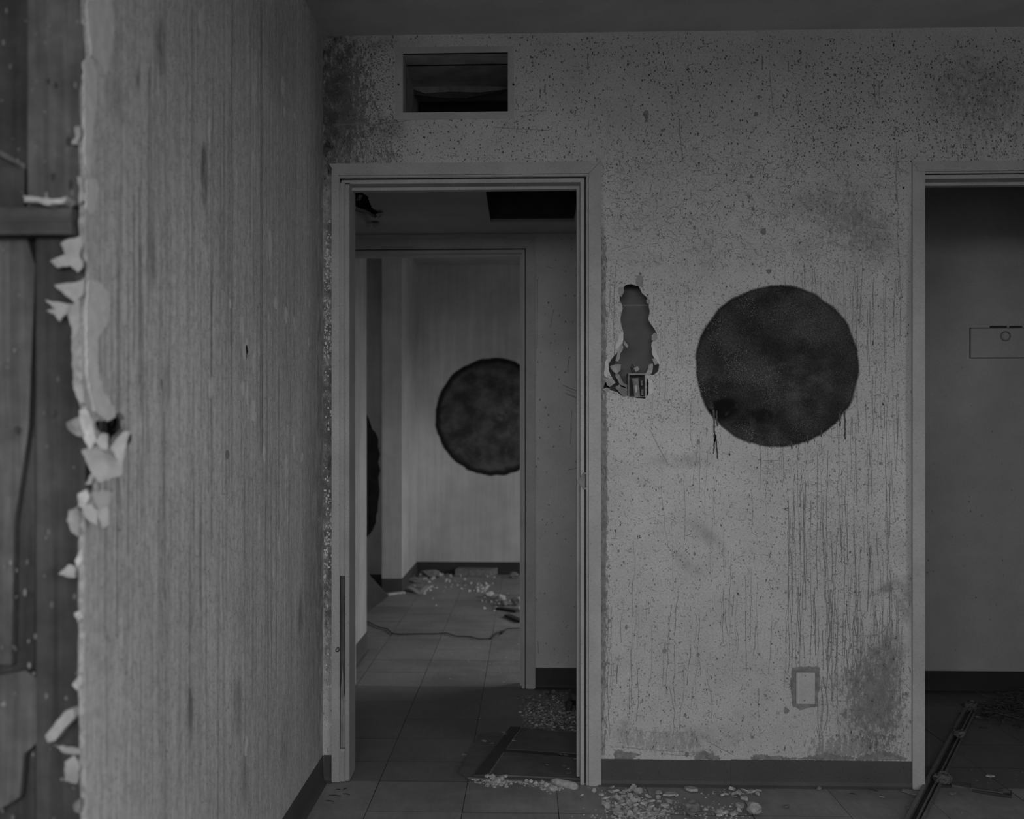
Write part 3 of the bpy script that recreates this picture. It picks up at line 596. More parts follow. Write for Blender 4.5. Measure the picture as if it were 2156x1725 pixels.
# ------------------------------------------------------------------ painted black discs
def disc_mat(name, c, r, Y, base, core=True):
    m = MT(name, 0.7, 0.12)
    n = m.n.new('ShaderNodeVectorMath'); n.operation = 'DISTANCE'; m.l.new(m.pos, n.inputs[0]); n.inputs[1].default_value = c
    wob = m.noise(9.0, 2.0); dd = m.math('ADD', m.math('DIVIDE', n.outputs['Value'], r), m.ramp(wob, 0.3, 0.7, -0.012, 0.012))
    big = m.noise(7.0, 4.0, 0.6); fine = m.noise(230.0, 2.0); d = m.vor((250, 1, 170)); cl = m.noise(9.0, 4.0, .65)
    v = m.math('MULTIPLY', base, m.ramp(big, 0.35, 0.7, 0.6, 1.7)); v = m.math('MULTIPLY', v, m.ramp(fine, 0.3, 0.7, 0.55, 1.5))
    if core:
        xx = m.n.new('ShaderNodeSeparateXYZ'); m.l.new(m.pos, xx.inputs[0])
        side = m.ramp(xx.outputs['X'], c[0]-r*.95, c[0]+r*.75, 1.0, 0.25)
        glints = m.math('MULTIPLY', m.math('MULTIPLY', m.ramp(d, 0.16, 0.30, 1.0, 0.0), m.ramp(cl, 0.46, 0.58)), side)
        v = m.math('ADD', v, m.math('MULTIPLY', glints, 0.34))  # glossy highlight specks painted into the colour, strongest at the left
        hz = m.math('MULTIPLY', m.blob((c[0]+.3*r, c[1], c[2]-.25*r), (.8*r, 1, .7*r), (0,0,0), 1.0, 0.0), m.ramp(m.noise((14, 14, 22), 5.0, .65), .4, .7)); v = m.math('ADD', v, m.math('MULTIPLY', hz, 0.045))
        x, z = bx(1520, 862); k = m.blob((x, Y, z), (48/613., 1, 32/613.), (0, .3, 0), 1.0, 0.5)
        k2 = m.blob((bx(1600, 876)[0], Y, bx(1600, 876)[1]), (60/613., 1, 26/613.), (0, .2, 0), 1.0, 0.2)
        k = m.math('MULTIPLY', m.math('MAXIMUM', k, m.math('MULTIPLY', k2, .8)), m.ramp(m.noise(30.0, 4.0), 0.36, 0.5, 0.0, 1.0))
        v = m.lerp(v, 0.006, k)
    else:
        v = m.math('ADD', v, m.math('MULTIPLY', m.math('MULTIPLY', m.blob((c[0]+.22*r, c[1], c[2]-.02), (.55*r, 1, .75*r), (0,0,0), 1.0, 0.1), m.ramp(m.noise(11.0, 4.0, .65), .45, .7)), 0.09))
        v = m.lerp(v, 0.02, m.ramp(dd, 0.90, 0.98))
    m.out(v, fine, 0.25, 0.001)
    tr = m.n.new('ShaderNodeBsdfTransparent'); mx = m.n.new('ShaderNodeMixShader'); out = m.n['Material Output']
    fd = m.ramp(m.math('ADD', dd, m.math('MULTIPLY', m.math('SUBTRACT', fine, 0.5), 0.03)), 0.985, 1.045)
    m.l.new(fd, mx.inputs[0]); m.l.new(m.b.outputs[0], mx.inputs[1]); m.l.new(tr.outputs[0], mx.inputs[2]); m.l.new(mx.outputs[0], out.inputs['Surface'])
    return m.m
def disc(name, u, w, ru, Y, base, core, label):
    c = onY(u, w, Y-.0014); r = abs(onY(u+ru, w, Y)[0] - c[0]); mt = disc_mat(name+'_paint', c, r, Y, base, core)
    e = empty(name, c); n = 96; R = r*1.06
    MB().prism([(c[0]+R*math.cos(2*math.pi*k/n), c[1], c[2]+R*math.sin(2*math.pi*k/n)) for k in range(n)], (0, -.0004, 0)).build('paint_coat', mt, e)
    tag(e, label, 'painted circle', 'black circles painted on the walls'); return e, c
c1, cc = disc('painted_circle', 1636, 772, 168, D, 0.046, True, 'big black spray-painted circle dripping on the wall between the two doorways')
c2, _ = disc('painted_circle', 1040, 878, 121, YF, 0.072, False, 'blurred black painted circle on the far wall seen through both doorways')
M_DRIP = simple('black_drip_paint', 0.012, 0.3, 60, 0.4, 0.5)
def ribbon(mb, pts, w, Y, dy=0.0009):
    pts = [Vector((p[0], 0, p[1])) for p in pts]; n = len(pts); L = []; R_ = []
    for i, p in enumerate(pts):
        t = (pts[min(i+1, n-1)] - pts[max(i-1, 0)]); t = t.normalized() if t.length else Vector((0, 0, 1)); s_ = Vector((-t.z, 0, t.x)); ww = w[i] if hasattr(w, '__len__') else w
        L.append((p.x + s_.x*ww/2, Y-dy, p.z + s_.z*ww/2)); R_.append((p.x - s_.x*ww/2, Y-dy, p.z - s_.z*ww/2))
    mb.add(L + R_, [(i, i+1, n+i+1, n+i) for i in range(n-1)])
def wob(u0, v0, u1, v1, k, amp, r): return [bx(u0 + (u1-u0)*i/k + (r.uniform(-amp, amp) if i else 0), v0 + (v1-v0)*i/k) for i in range(k+1)]
r_ = random.Random(21)
for (u0, v0, u1, v1, w) in ((1502,862,1505,930,4.4),(1505,925,1502,956,3.0),(1506,915,1511,966,3.6),(1508,865,1510,898,3.2),(1767,870,1769,898,4.0),(1778,868,1779,924,3.6),(1665,930,1667,946,3.6),(1700,916,1701,934,3.4),(1729,905,1729,920,3.0)):
    b = MB(); k = max(4, int(abs(v1-v0)/4)); ribbon(b, wob(u0, v0, u1, v1, k, .7, r_), [w/613*r_.uniform(.55, 1.15) for _ in range(k+1)], D, .0021); b.build('paint_drip', M_DRIP, c1)

# ------------------------------------------------------------------ wear on the walls: chips, cracks, runs (real thin flakes of bared paint)
def fleck(mb, a, b, sa, sb, r, to3d):
    n = 6; e_ = r.uniform(0, .0006); ph = r.uniform(0, 6.28); mb.add([to3d(a + math.cos(ph+k*1.047)*sa*r.uniform(.6, 1.2), b + math.sin(ph+k*1.047)*sb*r.uniform(.6, 1.2), e_) for k in range(n)], [tuple(range(n))])
toB = lambda a, b, e_=0.0: (a, D-.0003-e_, b)
toL = lambda a, b, e_=0.0: (XL+.0003+e_, a, b)
openings = [(bx(697, 0)[0], bx(1260, 0)[0], 0, bx(980, 346)[1]), (bx(1918, 0)[0], 9, 0, bx(1980, 341)[1]), (bx(830, 0)[0], bx(1084, 0)[0], bx(0, 255)[1], bx(0, 95)[1]), (bx(1673, 0)[0], bx(1718, 0)[0], bx(0, 1485)[1], bx(0, 1414)[1])]
hol = [bx(u, v) for u, v in hole_uv]
def inside(p, poly):
    c = False; n = len(poly)
    for i in range(n):
        a, b = poly[i], poly[i-1]
        if (a[1] > p[1]) != (b[1] > p[1]) and p[0] < (b[0]-a[0])*(p[1]-a[1])/(b[1]-a[1]) + a[0]: c = not c
    return c
def free(x, z):
    if x < XL + .004 or x > RIGHT or z < .1 or z > CEIL-.004: return False
    if any(o[0] < x < o[1] and o[2] < z < o[3] for o in openings): return False
    return not inside((x, z), hol)
r_ = random.Random(31); sp = MB(); spd = MB()
def field(n, u0, u1, v0, v1, smin, smax, mb, tall=1.0):
    for _ in range(n):
        u, w = r_.uniform(u0, u1), r_.uniform(v0, v1); x, z = bx(u, w)
        if free(x, z):
            s_ = (smin + (smax-smin)*r_.random()**2.5)/613; fleck(mb, x, z, s_, s_*tall*r_.uniform(.7, 1.6), r_, toB)
field(5200, 690, 2156, 75, 350, 0.55, 2.0, spd); field(3600, 684, 850, 85, 350, 0.5, 1.5, spd); field(1800, 1650, 2156, 120, 345, 0.6, 2.0, spd)
field(500, 1262, 1915, 345, 460, .55, 1.8, spd); field(900, 690, 2156, 200, 350, .5, 1.6, sp); field(6500, 1262, 1915, 345, 1000, 0.5, 1.6, sp); field(4200, 1262, 1915, 1000, 1590, 0.5, 1.9, sp); field(3600, 1600, 1915, 400, 1250, 0.5, 1.5, sp)
field(1600, 1265, 1480, 580, 900, 0.5, 1.6, sp); field(90, 1262, 1915, 345, 1590, 2.2, 5, sp); field(60, 690, 2156, 80, 345, 2.2, 4, spd)
for u, w, s_ in ((1608,489,7),(1598,204,5),(1591,241,5),(1618,571,6),(1360,240,7),(1655,1497,7),(1584,1553,4),(1396,275,4),(1586,441,4),(1577,416,4),(1582,372,5),(1654,1248,3)):
    x, z = bx(u, w); fleck(sp, x, z, s_/613, s_/613*1.1, r_, toB)
o = sp.build('paint_specks', M_MARK, wall_back); o['kind'] = 'stuff'; o = spd.build('mould_specks', M_MARKD, wall_back); o['kind'] = 'stuff'
ck = MB()
def crack(u, w, ln, ang, jit, wd, mb=None):
    n = max(3, int(ln/3.0)); a = ang; pts = []; st = ln/n
    for i in range(n+1):
        x, z = bx(u, w)
        if not free(x, z): break
        pts.append((x, z)); a += r_.gauss(0, jit); a += (ang - a)*.15; u += math.cos(a)*st; w += math.sin(a)*st
    if len(pts) > 2: ribbon(mb or ck, pts, [wd/613*r_.uniform(.4, 1.2) for _ in pts], D, r_.uniform(.0003, .0012))
for _ in range(300): crack(r_.uniform(1262, 1900), r_.uniform(240, 350), r_.uniform(4, 16), r_.uniform(0, 6), .5, r_.uniform(.6, 1.1))
for _ in range(1100): crack(r_.uniform(1262, 1900), r_.uniform(330, 560), r_.uniform(5, 24), r_.choice([0, 0, math.pi/2, r_.uniform(0, 6)]), .5, r_.uniform(.6, 1.2))
for _ in range(1300): crack(r_.uniform(1262, 1910), r_.uniform(560, 1580), r_.uniform(4, 18), r_.uniform(0, 6.3), .6, r_.uniform(.6, 1.3))
for _ in range(420): crack(r_.uniform(700, 2150), r_.uniform(80, 345), r_.uniform(4, 20), r_.choice([math.pi/2, math.pi/2, 0, r_.uniform(0, 6)]), .35, r_.uniform(.7, 1.8))
for _ in range(520): crack(r_.gauss(1745, 85), r_.uniform(540, 1250), r_.uniform(4, 18), r_.uniform(0, 6.3), .7, r_.uniform(.6, 1.3))
for _ in range(120): crack(r_.uniform(1640, 1900), r_.uniform(540, 900), r_.uniform(30, 180), math.pi/2, .035, r_.uniform(.7, 1.3))
for _ in range(85): crack(r_.uniform(1655, 1885), r_.uniform(930, 1320), r_.uniform(60, 330), math.pi/2, .04, r_.uniform(.8, 1.9))
for _ in range(34): crack(r_.uniform(1720, 1900), r_.uniform(1230, 1440), r_.uniform(40, 200), math.pi/2, .08, r_.uniform(1.2, 3.0))
for _ in range(420): crack(r_.gauss(1830, 48), r_.gauss(1450, 80), r_.uniform(4, 20), r_.choice([math.pi/2, r_.uniform(0, 6.3)]), .6, r_.uniform(.8, 2.2))
for _ in range(60): crack(r_.uniform(1270, 1640), r_.uniform(500, 1350), r_.uniform(30, 200), math.pi/2, .06, r_.uniform(.5, 1.1))
for _ in range(26): crack(r_.uniform(1290, 1690), r_.uniform(1240, 1500), r_.uniform(40, 130), math.pi/2, .08, r_.uniform(.8, 1.7))
for u in (1286, 1296): crack(u, 560, 1000, math.pi/2, .05, 1.5)
for _ in range(420): crack(r_.uniform(1261, 1276), r_.uniform(480, 1590), r_.uniform(5, 34), math.pi/2, .12, r_.uniform(.8, 2.6))
for _ in range(160): crack(r_.uniform(700, 830), r_.uniform(290, 346), r_.uniform(6, 34), math.pi/2, .2, r_.uniform(.7, 1.8))
for (u, w, l, a, wd) in ((690,1575,20,1.5,3),(1285,1573,160,.08,1.3),(1400,1588,150,.06,1.4),(1490,1562,60,.45,1.5),(1360,1540,80,.1,1),(700,262,160,-.02,1.6),(1092,236,60,-.03,1),(1040,268,110,.06,1.2),(1888,300,120,1.55,1.6),(1889,400,320,1.57,1.3),(1800,474,60,.05,1.6),(1430,250,90,1.5,1.8),(1620,150,90,1.5,1.5),(1840,170,50,1.5,2.0),(1850,170,50,1.5,1.8),(1605,120,28,1.57,3.0),(1660,130,22,1.57,2.4),(1362,232,26,1.6,7),(1238,112,36,1.62,3.4),(1148,176,20,1.6,3.2),(1606,970,34,0,1.6),(1608,998,22,0,1.4),(1370,908,80,1.1,1.5),(1795,1338,55,0,1.8),(1300,1400,40,1.57,2.4)):
    crack(u, w, l, a, .04, wd)
o = ck.build('paint_cracks', M_MARK, wall_back); o['kind'] = 'stuff'
ch = MB(); pr = rag([bx(u, w) for u, w in ((1668,1406),(1700,1403),(1726,1405),(1727,1450),(1722,1462),(1722,1488),(1700,1491),(1684,1496),(1668,1486),(1664,1440))], .006, .002, 3); ch.prism([(p[0], D-.00002, p[1]) for p in pr], (0, -.00025, 0))
#                                              # chipped edge just above the cove base
for seg in ((1293,1578,1350,1588,1335,1596),(1462,1594,1480,1580,1520,1596),(1580,1596,1590,1588,1680,1597),(1680,1597,1740,1586,1800,1597),(1800,1597,1860,1580,1912,1597)):
    pts = rag([bx(seg[0], seg[1]), bx(seg[2], seg[3]), bx(seg[4], seg[5]), bx(seg[4]-4, 1601), bx(seg[0]+2, 1601)], .004, .004, int(seg[0])); ch.prism([toB(*p) for p in pts], (0, -.0002, 0))
o = ch.build('edge_chips', M_MARK, wall_back); o['kind'] = 'stuff'
# left wall: runs, flecks, pale scars
ls = MB(); lp = MB(); r_ = random.Random(77)
for _ in range(5200):
    t = r_.random()**0.7; u = 200 + 470*t; w = r_.uniform(5, 1700); y, z = lx(u, w)
    if y < D-.01 and .1 < z < CEIL-.01: s_ = r_.uniform(.0006, .0017); fleck(ls, y, z, s_*1.3, s_*r_.uniform(1, 2.4), r_, toL)
def lrun(u, w, ln, wd, mb):
    y, z = lx(u, w); n = max(3, int(ln/.012)); w2 = 0; L = []; R_ = []; off_ = r_.uniform(.0003, .001)
    for i in range(n+1):
        zz = z - ln*i/n; w2 += r_.gauss(0, .0004); ww = wd*r_.uniform(.4, 1.2)/2
        if zz < .1: break
        L.append((XL+off_, y+w2-ww, zz)); R_.append((XL+off_, y+w2+ww, zz))
    k = len(L)
    if k > 1: mb.add(L+R_, [(i, i+1, k+i+1, k+i) for i in range(k-1)])
for _ in range(170): lrun(200+465*r_.random()**.8, r_.uniform(20, 1250), r_.uniform(.08, .7), r_.uniform(.0008, .003), ls)
for u in (488, 548, 551): lrun(u, 2, 1.2, .005, ls)
for cu, cw, a, b in ((400,1478,4,24),(478,958,5,10)):
    y, z = lx(cu, cw); y2, z2 = lx(cu+a, cw+b); pts = rag([(y+math.cos(t)*(y2-y)*r_.uniform(.7,1.1), z+math.sin(t)*(z-z2)*r_.uniform(.8,1.1)) for t in np.linspace(0, 6.0, 12)], .01, .002, cu); ls.prism([toL(*p) for p in pts], (.0001, 0, 0))
o = ls.build('paint_runs', M_MARK, wall_left); o['kind'] = 'stuff'
flk = [(420,45,9,30),(440,275,7,34),(433,545,7,34),(533,198,7,30),(532,330,5,28),(595,180,6,24),(497,375,6,26),(567,515,7,40),(580,640,7,18),(601,660,7,26),(620,685,4,20),(509,690,9,28),(516,740,9,26),(519,735,5,30),(545,742,4,14),(565,672,4,16),(534,765,5,32),(510,820,6,22),(520,825,5,34),(533,868,11,30),(556,955,6,30),(602,985,6,34),(618,940,5,26),(635,965,6,14),(605,905,3,20),(444,815,7,28),(545,1110,5,40),(605,1090,4,22),(484,640,4,18),(518,1570,6,34),(650,720,3,14),(620,247,4,14),(598,238,4,14),(651,640,3,14),(587,1150,3,26),(575,1200,3,24)]
for cu, cw, a, b in flk:
    y, z = lx(cu, cw); y2 = lx(cu+a, cw)[0]; z2 = lx(cu, cw+b)[1]; pts = rag([(y+math.cos(t)*(y2-y)*r_.uniform(.3,.75), z+math.sin(t)*(z-z2)*r_.uniform(.5,1.0)) for t in np.linspace(0, 6.0, 11)], .008, .003, cu+cw); lp.prism([(XL+.0005, p[0], p[1]) for p in pts], (.0003, 0, 0))
for _ in range(120):
    u = r_.uniform(640, 678); y, z = lx(u, r_.uniform(250, 1560)); 
    if y < D: fleck(lp, y, z, r_.uniform(.001, .004), r_.uniform(.002, .012), r_, toL)
o = lp.build('pale_flakes', M_PALE, wall_left); o['kind'] = 'stuff'
pk = MB()
for _ in range(260):
    u, w = r_.uniform(683, 698), r_.choice([r_.uniform(360, 1560), r_.gauss(690, 60), r_.gauss(1130, 60), r_.gauss(560, 30)]); x, z = bx(u, w)
    if z > .1: fleck(pk, x, z, r_.uniform(.001, .005), r_.uniform(.001, .007), r_, toB)
o = pk.build('pale_flakes', M_PALE, wall_back); o['kind'] = 'stuff'

# ------------------------------------------------------------------ things on the floor
def lump(name, c, s, mat, seed, parent=None, flat=1.0, sub=1):
    bm = bmesh.new(); bmesh.ops.create_icosphere(bm, subdivisions=sub, radius=1.0); r = random.Random(seed)
    a = r.uniform(0, 6.28); sx, sy, sz = s
    for v_ in bm.verts:
        k = r.uniform(.68, 1.18); x, y, z = v_.co.x*sx*k, v_.co.y*sy*k, v_.co.z*sz*k*flat
        v_.co = (x*math.cos(a)-y*math.sin(a), x*math.sin(a)+y*math.cos(a), z)
    zm = min(v_.co.z for v_ in bm.verts)
    for v_ in bm.verts: v_.co.z -= zm
    me = bpy.data.meshes.new(name); bm.to_mesh(me); bm.free(); me.materials.append(mat)
    o = bpy.data.objects.new(name, me); o.location = (c[0], c[1], c[2] + .0004); return link(o, parent)
def flake(name, c, rx, ry, th, mat, seed, tilt=0.0):
    r = random.Random(seed); n = r.randint(6, 10); a = r.uniform(0, 6.28)
    lp_ = [(math.cos(2*math.pi*k/n)*rx*r.uniform(.5, 1.2), math.sin(2*math.pi*k/n)*ry*r.uniform(.5, 1.2), 0) for k in range(n)]
    lp_ = [(x*math.cos(a)-y*math.sin(a), x*math.sin(a)+y*math.cos(a), 0) for x, y, _ in lp_]
    me = bpy.data.meshes.new(name); b = MB().prism(lp_, (0, 0, th)); me.from_pydata(b.v, [], b.f); me.materials.append(mat)
    o = bpy.data.objects.new(name, me); o.rotation_euler = (r.uniform(-tilt, tilt), r.uniform(-tilt, tilt), 0)
    o.location = (c[0], c[1], c[2] + .0005 + math.sin(abs(o.rotation_euler[0]))*ry + math.sin(abs(o.rotation_euler[1]))*rx*.9); return link(o)
def crumbs(name, pts, mat, seed, label):
    r = random.Random(seed); b = MB()
    for (x, y, s_, z0) in pts:
        h = s_*r.uniform(.4, 1.0); q = [(x+math.cos(t+r.uniform(-.4,.4))*s_*r.uniform(.6,1.1), y+math.sin(t)*s_*r.uniform(.6,1.1)) for t in (0, 1.57, 3.14, 4.71)]
        b.add([(p[0], p[1], z0+.0004) for p in q] + [(p[0]*.6+x*.4, p[1]*.6+y*.4, z0+h*r.uniform(.7,1)) for p in q], [(0,1,2,3),(4,5,6,7),(0,1,5,4),(1,2,6,5),(2,3,7,6),(3,0,4,7)])
    o = b.build(name, mat); return tag(o, label, 'debris', kind='stuff')
def F(u, v): p = onZ(u, v); return (p[0], p[1])

# rubble below the wall hole
r_ = random.Random(5); pts = []
def scatter(u, v, su, sv, n, smin, smax, lim=1652):
    for _ in range(n):
        uu, vv = r_.gauss(u, su), r_.gauss(v, sv)
        if vv > lim: p = F(uu, vv); pts.append((p[0], p[1], (smin+(smax-smin)*r_.random()**2)/613, 0))
scatter(1325, 1690, 22, 10, 420, .8, 4, 1664); scatter(1365, 1712, 30, 9, 500, .8, 4, 1668); scatter(1400, 1700, 40, 12, 120, .8, 3, 1668)
scatter(1310, 1668, 18, 4, 80, .8, 3, 1662); scatter(1540, 1668, 26, 5, 70, .8, 3, 1663); scatter(1510, 1712, 30, 8, 160, .8, 3.5, 1668); scatter(1420, 1672, 60, 6, 40, .7, 2, 1664); scatter(1330, 1735, 60, 16, 400, .8, 4, 1668)
crumbs('plaster_crumbs', pts, M_CHIP, 3, 'fine pale plaster crumbs strewn below the torn wall hole')
r_ = random.Random(15)
for k in range(84):
    u, v = (r_.gauss(1335, 34), r_.uniform(1664, 1724)) if k < 64 else (r_.uniform(1480, 1600), r_.choice([1672+r_.uniform(-4, 8), 1714+r_.uniform(-6, 8)]))
    p = F(u, max(v, 1664)); s_ = r_.uniform(5, 10)/613
    o = flake('plaster_chip', (p[0], p[1], 0.002), s_, s_*.7, r_.uniform(.003, .008), M_CHIP, k, .5)
    tag(o, 'small pale plaster chip in the rubble heap below the torn wall hole', 'plaster chip', 'plaster chips below the wall hole')
for k, (u, v, a, b, hgt, mt, lab) in enumerate(((1455,1667,15,11,.008,M_CHIP,'smooth rounded plaster flake lying near the cove base under the wall'),(1411,1677,17,10,.006,M_CHIP,'flat oval plaster flake beside the rubble heap below the hole'),
        (1387,1672,9,6,.004,M_CHIP,'thin little plaster sliver between the rubble heap and an oval flake'),(1558,1703,11,8,.012,M_CHIP,'pale rounded plaster pebble at the right of the rubble'),
        (1567,1685,8,5,.008,M_CHIP,'small plaster nugget just above the pale rounded pebble'),(1300,1716,12,7,.007,M_CHIP,'pale angular plaster bit at the left foot of the rubble heap'),
        (1294,1681,7,5,.006,M_CHIP,'tiny pale plaster bit left of the rubble heap top'),(1657,1701,14,5,.004,M_CHIPD,'dull thin flake on the bare tile right of the rubble'))):
    p = F(u, v); o = flake('plaster_flake', (p[0], p[1], .001), a/613, b/613*1.3, hgt, mt, 200+k, .1); tag(o, lab, 'plaster flake', 'large plaster flakes on the front floor')
p = F(1458, 1716); tag(lump('plaster_lump', (p[0], p[1], 0), (.034, .028, .022), M_CHIPD, 4, sub=2), 'dark grey plaster lump at the front of the rubble heap', 'plaster lump')
p = F(1587, 1716); tag(lump('plaster_lump', (p[0], p[1], 0), (.036, .024, .018), M_CHIP, 6, sub=2), 'pale crumbling plaster lump at the right end of the rubble', 'plaster lump')
p = F(1725, 1665); tag(lump('plaster_lump', (p[0], p[1], 0), (.010, .008, .008), M_CHIPD, 9), 'small dirty plaster lump against the cove base', 'plaster lump')

# fallen panel lying in the doorway
v = empty('fallen_panel', (*F(1100, 1600), 0)); zt = 0.016
def fz(u, w, z): p = onZ(u, w, z); return p
def slab(nm, uv, z0, z1, mt): 
    P = [fz(u, w, z1) for u, w in uv]; return MB().prism(P, (0, 0, z0-z1)).build(nm, mt, v)
slab('base_board', [(967,1625),(1008,1545),(1040,1541),(1262,1545),(1262,1650),(1000,1638),(985,1637)], .002, .008, M_BOARD)
slab('rail', [(998,1632),(1075,1530),(1096,1531),(1030,1631)], .0082, .015, M_BOARDD)
slab('field_panel', [(1097,1533),(1262,1548),(1262,1592),(1066,1576)], .0082, .0125, M_BOARD); slab('rail', [(1066,1577),(1262,1592),(1262,1600),(1060,1583)], .0082, .015, M_BOARDD)
slab('field_panel', [(1060,1584),(1262,1600),(1235,1640),(1210,1639),(1030,1631)], .0082, .0125, M_BOARD); 
for uv in ([(1096,1533),(1099,1533),(1068,1577),(1065,1577)], [(1059,1584),(1062,1584),(1031,1631),(1028,1631)], [(1066,1576.5),(1222,1586.5),(1222,1588),(1066,1578)]): slab('edge_strip', uv, .0126, .0152, M_CHIPD)
tag(v, 'grimy panel with two sunken fields lying flat on the floor inside the doorway', 'panel')
r_ = random.Random(25); pts = []
for k in range(420):
    u = r_.uniform(993, 1215); v0 = 1640 + (u-993)*.05; w = v0 + abs(r_.gauss(0, 4)) + 2; 
    if u < 1000 or 1065 < u < 1095: w = v0 + 1 + abs(r_.gauss(0, 1.5))
    p = F(u, w); pts.append((p[0], p[1], r_.uniform(.8, 3.6)/613, 0))
for k in range(140): p = F(r_.gauss(1052, 12), 1645+abs(r_.gauss(0, 5))); pts.append((p[0], p[1], r_.uniform(1, 5)/613, 0))
for k in range(120): p = F(r_.gauss(1162, 12), 1658+r_.gauss(2, 4)); pts.append((p[0], p[1], r_.uniform(1, 5)/613, 0))
crumbs('plaster_crumbs', pts, M_CHIP, 8, 'line of pale plaster crumbs along the front edge of the fallen panel')
for k, (u, v, s_) in enumerate(((1025,1641,8),(1038,1644,9),(1048,1648,10),(1057,1645,9),(1064,1641,7),(1108,1649,6),(1118,1651,7),(1128,1653,6),(1150,1661,8),(1160,1665,9),(1168,1664,8),(1142,1652,7))):
    p = F(u, v); tag(lump('plaster_chip', (p[0], p[1], 0), (s_/613, s_/700, s_/800), M_CHIP, 60+k), 'knobbly pale plaster chip along the front edge of the fallen panel', 'plaster chip', 'plaster chips along the fallen panel')
a, b = F(1160, 1652), F(1216, 1666)
ptsr = [(a[0]+(b[0]-a[0])*t, a[1]+(b[1]-a[1])*t, .013) for t in np.linspace(0, 1, 10)]
o = MB().tube(ptsr, [.005,.010,.014,.015,.0135,.014,.0145,.014,.013,.007], 10).build('plaster_roll', M_CHIP, None, True); tag(o, 'pale plaster roll lying on the sill by the right door casing', 'plaster roll')
for k, (u, v) in enumerate(((1020,1561),(1036,1566),(1063,1547),(1082,1561),(977,1590),(1188,1614),(1197,1620),(1180,1589),(1192,1591),(1211,1599),(1153,1612),(1198,1629),(1060,1543))):
    z = .0155 if u > 1000 else .001; p = onZ(u, v, z); o = flake('paint_flake', p, r_.uniform(3, 6)/613, r_.uniform(4, 8)/613, .0015, M_CHIPD if k % 3 else M_CHIP, 300+k, .15)
    tag(o, 'pale paint flake lying on the fallen panel in the doorway', 'paint flake', 'paint flakes on the fallen panel')
# heap of crumbled plaster in the hall
pts = []; r_ = random.Random(35)
for k in range(1700):
    u, w = r_.gauss(1190, 48), r_.gauss(1510, 22)
    if w < 1456 or w > 1545 or u < 1085+abs(1490-w)*.3 or u > 1330: continue
    p = F(u, w); d = math.hypot(p[0]-F(1230,1505)[0], (p[1]-F(1230,1505)[1])*.6); pts.append((p[0], p[1], r_.uniform(1.1, 4.4)/500, max(0, .034-d*.13)*r_.random()))
for k in range(60): p = F(r_.uniform(860, 1230), r_.uniform(1450, 1600)); pts.append((p[0], p[1], r_.uniform(.6, 1.8)/540, 0))
hc = crumbs('plaster_crumbs', pts, M_CHIPD, 9, 'grey heap of crumbled plaster on the dark hall floor behind the panel')
hc.data.materials.append(M_CHIP)
for p_ in hc.data.polygons: p_.material_index = 1 if (p_.index // 6) % 3 == 0 else 0
p = F(1216, 1494); MBX = lump('dark_clod', (p[0], p[1], 0), (.05, .05, .05), M_DARK, 7, sub=2); tag(MBX, 'black clod in the crumbled plaster beside the door jamb', 'clod')
p = F(1198, 1508); tag(lump('dark_clod', (p[0], p[1], 0.0), (.022, .012, .040), M_DARK, 12), 'small black clod in front of the bigger black clod in the hall', 'clod')
for k, (u, v, s_) in enumerate(((1090,1472,7),(1112,1472,8),(1150,1461,8),(1128,1478,10),(1165,1460,7),(1178,1462,8),(1205,1456,9),(1118,1493,7),(1128,1488,9),(1106,1477,6))):
    p = F(u, v); tag(flake('paint_flake', (p[0], p[1], .001), s_/520, s_/430, .003, M_CHIPD, 400+k, .3), 'pale flake at the rim of the plaster heap in the hall', 'paint flake', 'flakes around the hall heap')
# litter by the left wall corner
pts = []; r_ = random.Random(45)
for k in range(34): p = F(r_.uniform(668, 740), r_.uniform(1656, 1712)); pts.append((p[0], p[1], r_.uniform(.6, 1.6)/613, 0))
for k in range(260): p = F(r_.uniform(720, 1240), r_.uniform(1662, 1725)); pts.append((p[0], p[1], r_.uniform(.3, .9)/613, 0))
for k in range(220): p = F(r_.uniform(1600, 2156), r_.uniform(1670, 1725)); pts.append((p[0], p[1], r_.uniform(.3, 1.1)/613, 0))
crumbs('floor_grit', pts, M_CHIPD, 12, 'scattered grey grit over the front floor tiles')
M_SLIV = simple('dark_splinter', 0.05, 0.3)
for k, (u, v, l, a) in enumerate(((692,1676,26,.2),(722,1665,14,-.9),(722,1673,16,.3),(708,1664,9,.1),(684,1688,20,.15),(1830,1664,22,.5),(1818,1662,14,.3),(1788,1672,16,.4))):
    p = F(u, v); q = F(u+l*math.cos(a), v+l*math.sin(a)*.35+.5); o = MB().tube([(p[0], p[1], .0025), ((p[0]+q[0])/2, (p[1]+q[1])/2, .004), (q[0], q[1], .0022)], [.0008, .002, .0008], 5).build('wood_splinter', M_SLIV)
    tag(o, 'tiny dark splinter on the tiles in the left wall corner' if k < 5 else 'tiny dark splinter at the cove base by the second doorway', 'splinter', 'splinters in the left corner' if k < 5 else 'splinters at the cove base')

